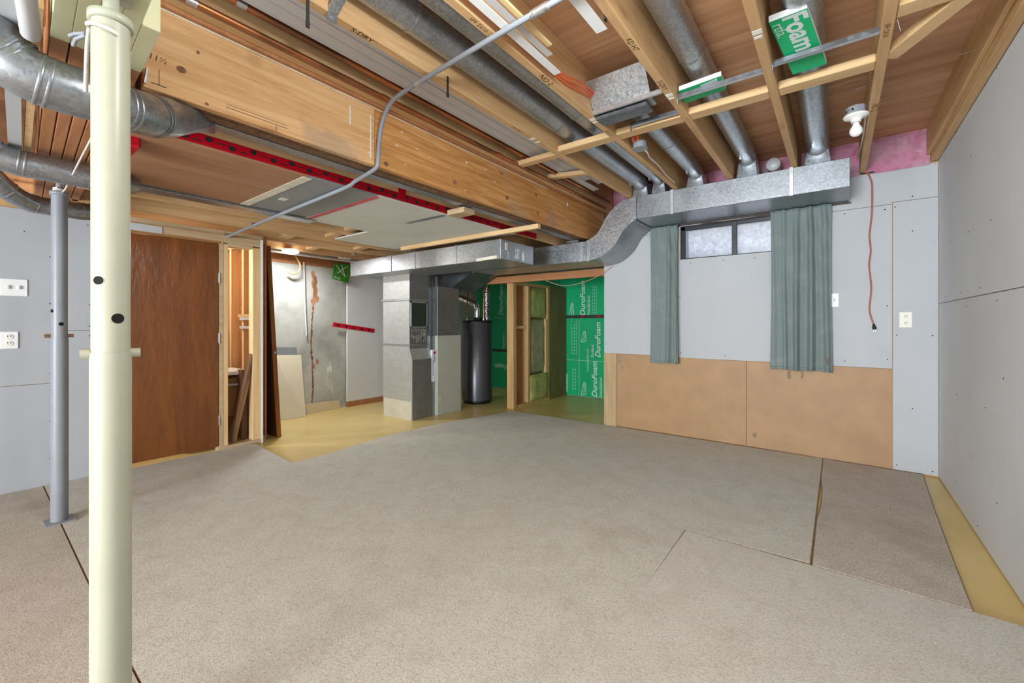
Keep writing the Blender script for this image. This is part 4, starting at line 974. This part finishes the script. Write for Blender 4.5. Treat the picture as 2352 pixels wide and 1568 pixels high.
def plate_yz(y, z, wd, ht, x, label, cat, kind):
    T = thing('wall_outlet' if kind == 'outlet' else 'light_switch', (x, y, z - ht / 2), label, cat)
    MB().box(x, x + 0.006, y - wd / 2, y + wd / 2, z - ht / 2, z + ht / 2).build('cover_plate', 'white_plastic', T, bevel=0.003)
    if kind == 'outlet':
        for dz in (-0.022, 0.022):
            rc = MB().cyl((x + 0.006, y, z + dz), (x + 0.009, y, z + dz), 0.017, n=18).build('receptacle', 'outlet_ivory', T)
            m = MB()
            for dy in (-0.007, 0.007): m.box(x + 0.009, x + 0.0096, y + dy - 0.0014, y + dy + 0.0014, z + dz, z + dz + 0.010)
            m.build('slots', 'hole_dark', rc)
    else:
        for dy in (-0.024, 0.024):
            MB().box(x + 0.006, x + 0.016, y + dy - 0.005, y + dy + 0.005, z - 0.011, z + 0.013).build('toggle', 'print_grey', T, bevel=0.001)
plate_yz(0.233, 1.039, 0.082, 0.115, XL, 'white wall outlet at the left edge behind the grey post', 'outlet', 'outlet')
plate_yz(0.253, 1.394, 0.124, 0.115, XL, 'white double light switch above the outlet at the left edge', 'switch', 'switch')

# hanging extension cord
XC = thing('extension_cord', (0.22, 4.43, 1.10), 'brown extension cord with black plug hanging on the window wall', 'cord')
MB().tube(catm([(0.15, 4.435, 2.372), (0.19, 4.432, 2.355), (0.212, 4.43, 2.30), (0.221, 4.43, 2.233), (0.219, 4.432, 2.026), (0.205, 4.434, 1.854), (0.213, 4.434, 1.732), (0.203, 4.434, 1.612), (0.216, 4.434, 1.437), (0.205, 4.434, 1.264), (0.222, 4.434, 1.175), (0.232, 4.434, 1.143)], 5), 0.0052, 10).build('cable', 'cord_brown', XC)
MB().loft([MB().ring((0.231, 4.434, 1.148), (0.1, 0, -1), 0.006, 10), MB().ring((0.234, 4.434, 1.125), (0.1, 0, -1), 0.012, 10), MB().ring((0.237, 4.434, 1.103), (0.1, 0, -1), 0.013, 10)]).build('plug', 'black', XC)
MB().box(0.15, 0.235, 4.440, 4.452, 2.352, 2.362).build('hanger_plate', 'black', XC)
m = MB()
for dx in (-0.006, 0.006): m.box(0.238 + dx - 0.001, 0.238 + dx + 0.001, 4.431, 4.437, 1.086, 1.104)
m.build('prongs', 'steel', XC)

# ------------------------------------------------------------------ return plenum, furnace and water heater
PL = thing('return_plenum', (-3.6, 3.3, 1.74), 'wide flat sheet metal plenum running above the furnace', 'duct')
MB().box(-4.86, -2.44, 3.03, 3.56, 1.742, 1.925).build('plenum_box', 'galv', PL, bevel=0.004)
for x in (-4.04, -3.626, -3.003):
    MB().box(x - 0.008, x + 0.008, 3.024, 3.032, 1.738, 1.93).build('seam_strip', 'galv_dull', PL)
MB().bar((-2.72, 3.020, 1.752), (-2.47, 3.020, 1.760), 0.02, 0.028).build('tape_scrap', 'paper_strip', PL)
m = MB()
for y, wd, z0, z1 in ((3.14, 0.02, 1.76, 1.82), (3.26, 0.05, 1.77, 1.88), (3.37, 0.03, 1.76, 1.86)): m.box(-2.441, -2.438, y, y + wd, z0, z1)
m.build('foil_tape', 'foil', PL)
MB().box(-2.442, -2.436, 3.10, 3.13, 1.83, 1.90).build('tape_scrap', 'paper_strip', PL)

RD = thing('return_drop', (-4.28, 3.45, 0), 'tall galvanized return air duct standing left of the furnace', 'duct')
A = [(-4.56, 0.0), (-4.0, 0.0), (-4.0, 0.72), (-4.05, 0.86), (-4.05, 1.745), (-4.56, 1.745)]
MB().prism(A, 'xz', 3.30, 3.60).build('casing', 'galv_side', RD, bevel=0.003)
MB().box(-4.052, -4.046, 3.302, 3.60, 0.0, 1.742).box(-4.004, -3.998, 3.302, 3.60, 0.0, 0.72).build('side_face', 'galv_dull', RD)
MB().box(-4.575, -4.035, 3.285, 3.61, 1.425, 1.45).build('drive_cleat', 'galv', RD, bevel=0.002)
MB().box(-4.575, -4.035, 3.287, 3.61, 0.885, 0.905).build('drive_cleat', 'galv', RD, bevel=0.002)
m = MB()
m.box(-4.047, -4.038, 3.315, 3.33, 1.10, 1.42).box(-4.047, -4.038, 3.56, 3.575, 1.10, 1.42).box(-4.047, -4.038, 3.315, 3.575, 1.40, 1.42).box(-4.047, -4.038, 3.315, 3.575, 1.10, 1.115)
m.build('opening_frame', 'channel', RD)
MB().box(-4.047, -4.043, 3.33, 3.56, 1.115, 1.40).build('opening', 'tape_dark', RD)
m = MB()
for k in range(9): m.box(-4.046, -4.0445, 3.33 + 0.026 * k, 3.345 + 0.026 * k, 0.92 + 0.01 * (k % 3), 1.09)
m.build('foil_tape', 'foil', RD)
MB().box(-4.54, -4.02, 3.2985, 3.3, 0.0, 0.22).build('dusty_band', 'dusty', RD)
FN = thing('furnace', (-4.2, 3.87, 0), 'beige grey furnace cabinet between the return duct and the water heater', 'furnace')
MB().box(-4.46, -3.975, 3.68, 4.10, 0.0, 1.0).build('cabinet', 'furnace_paint', FN, bevel=0.004)
MB().box(-4.46, -4.02, 3.60, 3.68, 0.0, 1.0).build('filter_rack', 'galv_dull', FN)
MB().box(-4.44, -4.00, 3.70, 4.08, 1.0, 1.62).build('supply_plenum', 'galv_dull', FN, bevel=0.003)
MB().box(-4.44, -4.10, 3.60, 3.70, 1.0, 1.72).build('gap_shade_block', 'galv_dark', FN)  # dark block stands in for the shaded gap between drop and plenum
MB().bar((-4.01, 3.692, 1.0), (-4.01, 3.692, 1.74), 0.02, 0.014, up=(1, 0, 0)).build('corner_cleat', 'galv', FN)
MB().box(-3.976, -3.973, 3.70, 3.74, 0.17, 0.225).build('rating_label', 'tan_board', FN)
FL = thing('air_filter', (-4.0, 3.63, 0.42), 'white cardboard air filter sticking out beside the furnace', 'filter')
MB().box(-4.44, -3.995, 3.605, 3.675, 0.43, 0.825).build('cardboard_frame', 'filter_white', FL, bevel=0.002)
text('16x25x1', 'print_black', FL, (-3.995, 3.635, 0.79), (0, 0, -1), (0, 1, 0), 0.12, bold=0.01)
text('FURNACE FILTER', 'print_black', FL, (-3.995, 3.615, 0.70), (0, 0, -1), (0, 1, 0), 0.20)
MB().cyl((-3.9955, 3.652, 0.79), (-3.9945, 3.652, 0.79), 0.018, n=14).build('red_mark', 'red_plastic', FL)
# water heater
HX, HYY, HR = -4.215, 4.685, 0.222
WHt = thing('water_heater', (HX, HYY, 0), 'dark grey cylindrical water heater behind the furnace', 'water heater')
MB().lathe([(0, 0.0), (HR - 0.02, 0.0), (HR - 0.012, 0.045), (0, 0.045)], (HX, HYY, 0), 48).build('base_ring', 'black', WHt)
MB().lathe([(HR, 0.045), (HR, 1.175), (HR - 0.01, 1.185)], (HX, HYY, 0), 64).build('tank', 'tank_grey', WHt)
MB().lathe([(HR + 0.003, 1.165), (HR + 0.003, 1.188), (HR - 0.02, 1.196), (0.0, 1.196)], (HX, HYY, 0), 64).build('lid', 'black', WHt)
MB().cyl((HX, HYY, 1.196), (HX, HYY, 1.24), 0.05, n=20).build('draft_hood', 'black', WHt)
MB().tube(catm([(HX, HYY, 1.24), (HX, HYY, 1.36), (HX - 0.03, HYY, 1.43), (HX - 0.11, HYY - 0.02, 1.47), (HX - 0.35, HYY - 0.06, 1.56)], 4), 0.045, 18).build('vent_pipe', 'foil', WHt)
for dx, dy in ((-0.10, -0.10), (0.11, 0.02)):
    MB().tube([(HX + dx, HYY + dy, 1.196), (HX + dx, HYY + dy, 1.60), (HX + dx - 0.12, HYY + dy, 1.72), (HX + dx - 0.14, HYY + dy, 1.9)], 0.010, 10).build('water_pipe', 'copper', WHt)
    MB().cyl((HX + dx, HYY + dy, 1.196), (HX + dx, HYY + dy, 1.225), 0.016, n=12).build('nipple', 'steel', WHt)
MB().box(HX + 0.03, HX + 0.12, HYY - 0.10, HYY - 0.02, 1.196, 1.24).build('valve_box', 'black', WHt, bevel=0.006)
FLX = MB(); ring = []
for k in range(80):
    ring.append(FLX.ring((-4.13, 4.80 + 0.004 * math.sin(k * .5), 1.20 + 0.0063 * k), (0, 0, 1), 0.052 + 0.005 * math.sin(k * 1.6) + random.uniform(-.002, .002), 20))
FLX.loft(ring).build('flexible_duct', 'foil', label='crinkled foil flexible duct rising behind the water heater', cat='duct')
MB().tube(catm([(-2.95, 4.47, 1.72), (-2.875, 4.44, 1.690), (-2.70, 4.43, 1.625), (-2.54, 4.43, 1.600), (-2.29, 4.43, 1.64), (-2.10, 4.44, 1.715), (-1.98, 4.45, 1.79)], 6), 0.004, 8).build('wire', 'wire_tan', label='tan wire sagging across the opening in front of the green boards', cat='wire')

# ------------------------------------------------------------------ furnace-room odds and ends
MB().box(-5.40, -5.365, 3.305, 4.8, 0.075, 1.86).build('wall_panel', 'panel_bright', label='white wall panel standing between the concrete and the furnace', cat='panel')
MB().box(-5.40, -5.362, 3.30, 4.8, 0.0, 0.073).build('skirting_board', 'brown_ply', label='brown skirting board under the white wall panel', cat='skirting')
RTp = thing('red_tape', (-5.36, 3.4, 1.06), 'strip of red tape across the joint of concrete and white panel', 'tape')
MB().bar((-5.361, 3.09, 1.140), (-5.361, 3.73, 1.045), 0.003, 0.058).build('tape_strip', 'red_tape', RTp)
m = MB()
for k in range(5):
    y = 3.16 + 0.12 * k; z = 1.128 - 0.018 * k; m.poly([(-5.3592, y + 0.022 * math.cos(q), z + 0.014 * math.sin(q)) for q in [j * math.pi / 5 for j in range(10)]])
m.build('printed_marks', 'print_black', RTp)
GC = thing('cardboard_sleeve', (-5.30, 3.17, 1.70), 'green printed cardboard sleeve hanging at the top of the concrete wall', 'cardboard')
MB().hexa([(-5.31, 3.041, 1.745), (-5.31, 3.275, 1.700), (-5.29, 3.275, 1.700), (-5.29, 3.041, 1.745), (-5.31, 3.072, 1.955), (-5.31, 3.307, 1.955), (-5.29, 3.307, 1.955), (-5.29, 3.072, 1.955)]).build('sleeve', 'green_leaf', GC)
m = MB()
for a, b2 in (((3.09, 1.93), (3.20, 1.80)), ((3.26, 1.93), (3.11, 1.82)), ((3.17, 1.94), (3.22, 1.78))): m.bar((-5.289, a[0], a[1]), (-5.289, b2[0], b2[1]), 0.001, 0.008)
m.build('leaf_print', 'white_plastic', GC)
text('PLUG', 'white_plastic', GC, (-5.2895, 3.055, 1.755), (0, 1, -0.2), (0, 0.2, 1), 0.09)
MB().box(-5.34, -5.33, 3.30, 3.34, 1.80, 1.87).build('red_tag', 'red_faded', label='small dark red tag beside the green cardboard sleeve', cat='tag')
MB().tube(catm([(-5.30, 2.56, 1.99), (-5.30, 2.595, 1.93), (-5.30, 2.622, 1.865), (-5.30, 2.605, 1.80), (-5.30, 2.56, 1.765), (-5.30, 2.51, 1.765), (-5.30, 2.478, 1.79)], 5), [0.010] * 20 + [0.014] * 11, 12).build('wall_hook', 'hook_tan', label='curved tan hook hanging below the round ceiling light', cat='hook')
MB().tube([(-5.385, 2.708, 1.93), (-5.385, 2.722, 1.4), (-5.385, 2.742, 1.00)], 0.008, 8).build('plastic_rod', 'white_plastic', label='thin white plastic rod hanging on the concrete wall', cat='rod')
MB().hexa([(-5.272, 2.365, 0.002), (-5.225, 2.648, 0.002), (-5.213, 2.648, 0.002), (-5.260, 2.365, 0.002), (-5.385, 2.335, 0.772), (-5.385, 2.665, 0.757), (-5.372, 2.665, 0.757), (-5.372, 2.335, 0.772)]).build('leaning_panel', 'cream_panel', label='cream coloured panel leaning against the concrete wall', cat='panel')
MB().hexa([(-5.34, 2.33, 0.002), (-5.34, 2.62, 0.002), (-5.33, 2.62, 0.002), (-5.33, 2.33, 0.002), (-5.41, 2.33, 0.866), (-5.41, 2.625, 0.852), (-5.40, 2.625, 0.852), (-5.40, 2.33, 0.866)]).build('leaning_panel', 'slate', label='slate grey board showing above the cream leaning panel', cat='panel')
MB().hexa([(-5.385, 2.700, 0.002), (-5.385, 3.21, 0.002), (-5.373, 3.21, 0.002), (-5.373, 2.700, 0.002), (-5.41, 2.700, 0.128), (-5.41, 3.20, 0.108), (-5.398, 3.20, 0.108), (-5.398, 2.700, 0.128)]).build('low_board', 'tan_board', label='low tan board along the foot of the concrete wall', cat='board')
DS = thing('door_slab', (-4.85, 2.0, 0), 'dark wooden door slab leaning behind the end of the partition', 'door slab')
MB().hexa([(-5.22, 1.990, 0.002), (-4.50, 1.990, 0.002), (-4.50, 2.028, 0.002), (-5.22, 2.028, 0.002), (-5.22, 1.902, 1.93), (-4.53, 1.902, 1.93), (-4.53, 1.938, 1.93), (-5.22, 1.938, 1.93)]).build('slab', 'dark_wood', DS)
MB().hexa([(-4.50, 1.988, 0.002), (-4.494, 1.988, 0.002), (-4.494, 2.030, 0.002), (-4.50, 2.030, 0.002), (-4.53, 1.900, 1.93), (-4.524, 1.900, 1.93), (-4.524, 1.940, 1.93), (-4.53, 1.940, 1.93)]).build('edge_band', 'slab_edge', DS)
MB().cyl((-4.51, 1.965, 0.86), (-4.485, 1.965, 0.86), 0.012, n=12).build('latch', 'steel', DS)
CLt = thing('ceiling_light', (-4.98, 2.35, 1.95), 'round glowing ceiling light in the furnace room', 'lamp')
MB().cyl((-4.98, 2.35, 1.975), (-4.98, 2.35, 1.998), 0.075, n=32).build('housing', 'white_plastic', CLt)
MB().lathe([(0, -0.028), (0.05, -0.025), (0.085, -0.010), (0.09, 0.0)], (-4.98, 2.35, 1.975), 32).build('diffuser', 'lamp_white', CLt)
cl = area('ceiling_light_source', (-4.98, 2.35, 1.942), (0, 0, 0), 0.16, 0.16, 15, (0.96, 0.98, 1.0)); cl.data.shape = 'DISK'
MB().box(-5.10, -5.02, 3.0, 3.14, 1.985, 1.999).build('paper_tag', 'paper_strip', label='paper tag stapled under a joist above the concrete wall', cat='tag')
MB().tube([(-5.14, 1.95, 1.98), (-5.13, 2.6, 1.975), (-5.13, 3.25, 1.975)], 0.014, 10).build('drain_pipe', 'pvc_white', label='thin white pipe under the joists of the furnace room', cat='pipe')
MB().box(-4.63, -4.57, 2.9, 2.92, 1.975, 2.0).build('cable_clip', 'steel', label='small metal clip under a joist near the plenum', cat='clip')

# ------------------------------------------------------------------ small room seen through the open bay
point('closet_bulb_light', (-5.06, 1.05, 1.80), 30, (1.0, 0.94, 0.84), 0.05)
lampholder(-5.06, 1.05, 1.954, 'lit bulb inside the small room behind the door', 'lamp_warm')
SPk = thing('weathered_plank', (-4.55, 1.6, 0.04), 'weathered brown plank leaning inside the open stud bay', 'plank')
MB().bar((-4.50, 1.575, 0.043), (-4.47, 1.742, 0.86), 0.02, 0.085, up=(1, 0, 0.1)).build('plank_board', 'weathered', SPk)
MB().bar((-4.53, 1.61, 0.043), (-4.505, 1.775, 0.84), 0.02, 0.06, up=(1, 0, 0.1)).build('plank_batten', 'stud_plain', SPk)
MB().box(-4.66, -4.55, 1.69, 1.735, 0.04, 0.70).build('scrap_board', 'weathered', label='scrap board standing at the back of the open stud bay', cat='board')
MB().box(-5.05, -4.63, 1.45, 1.79, 0.655, 0.69).build('shelf_board', 'white_plastic', label='white shelf board inside the small room', cat='shelf', bevel=0.003)
MB().tube(catm([(-4.65, 1.40, 0.60), (-4.65, 1.55, 0.565), (-4.65, 1.70, 0.56), (-4.66, 1.79, 0.58)], 4), 0.012, 8).build('shelf_bracket', 'grey_plastic', label='grey curved rail below the white shelf board', cat='bracket')
BK = thing('wall_bracket', (-4.75, 1.7, 1.1), 'grey plastic bracket on the studs above the shelf board', 'bracket')
m = MB(); m.box(-4.83, -4.57, 1.772, 1.792, 1.185, 1.215).box(-4.83, -4.57, 1.772, 1.792, 1.10, 1.125).box(-4.60, -4.57, 1.772, 1.792, 1.10, 1.215)
m.build('bracket_frame', 'grey_plastic', BK)
MB().box(-4.87, -4.56, 1.77, 1.793, 1.216, 1.245).build('wood_cleat', 'stud_plain', BK)
MB().box(-5.35, -4.70, 1.2, 1.78, 0.25, 0.62).build('wooden_chest', 'hardboard', label='brown wooden chest under the shelf in the small room', cat='chest', bevel=0.004)
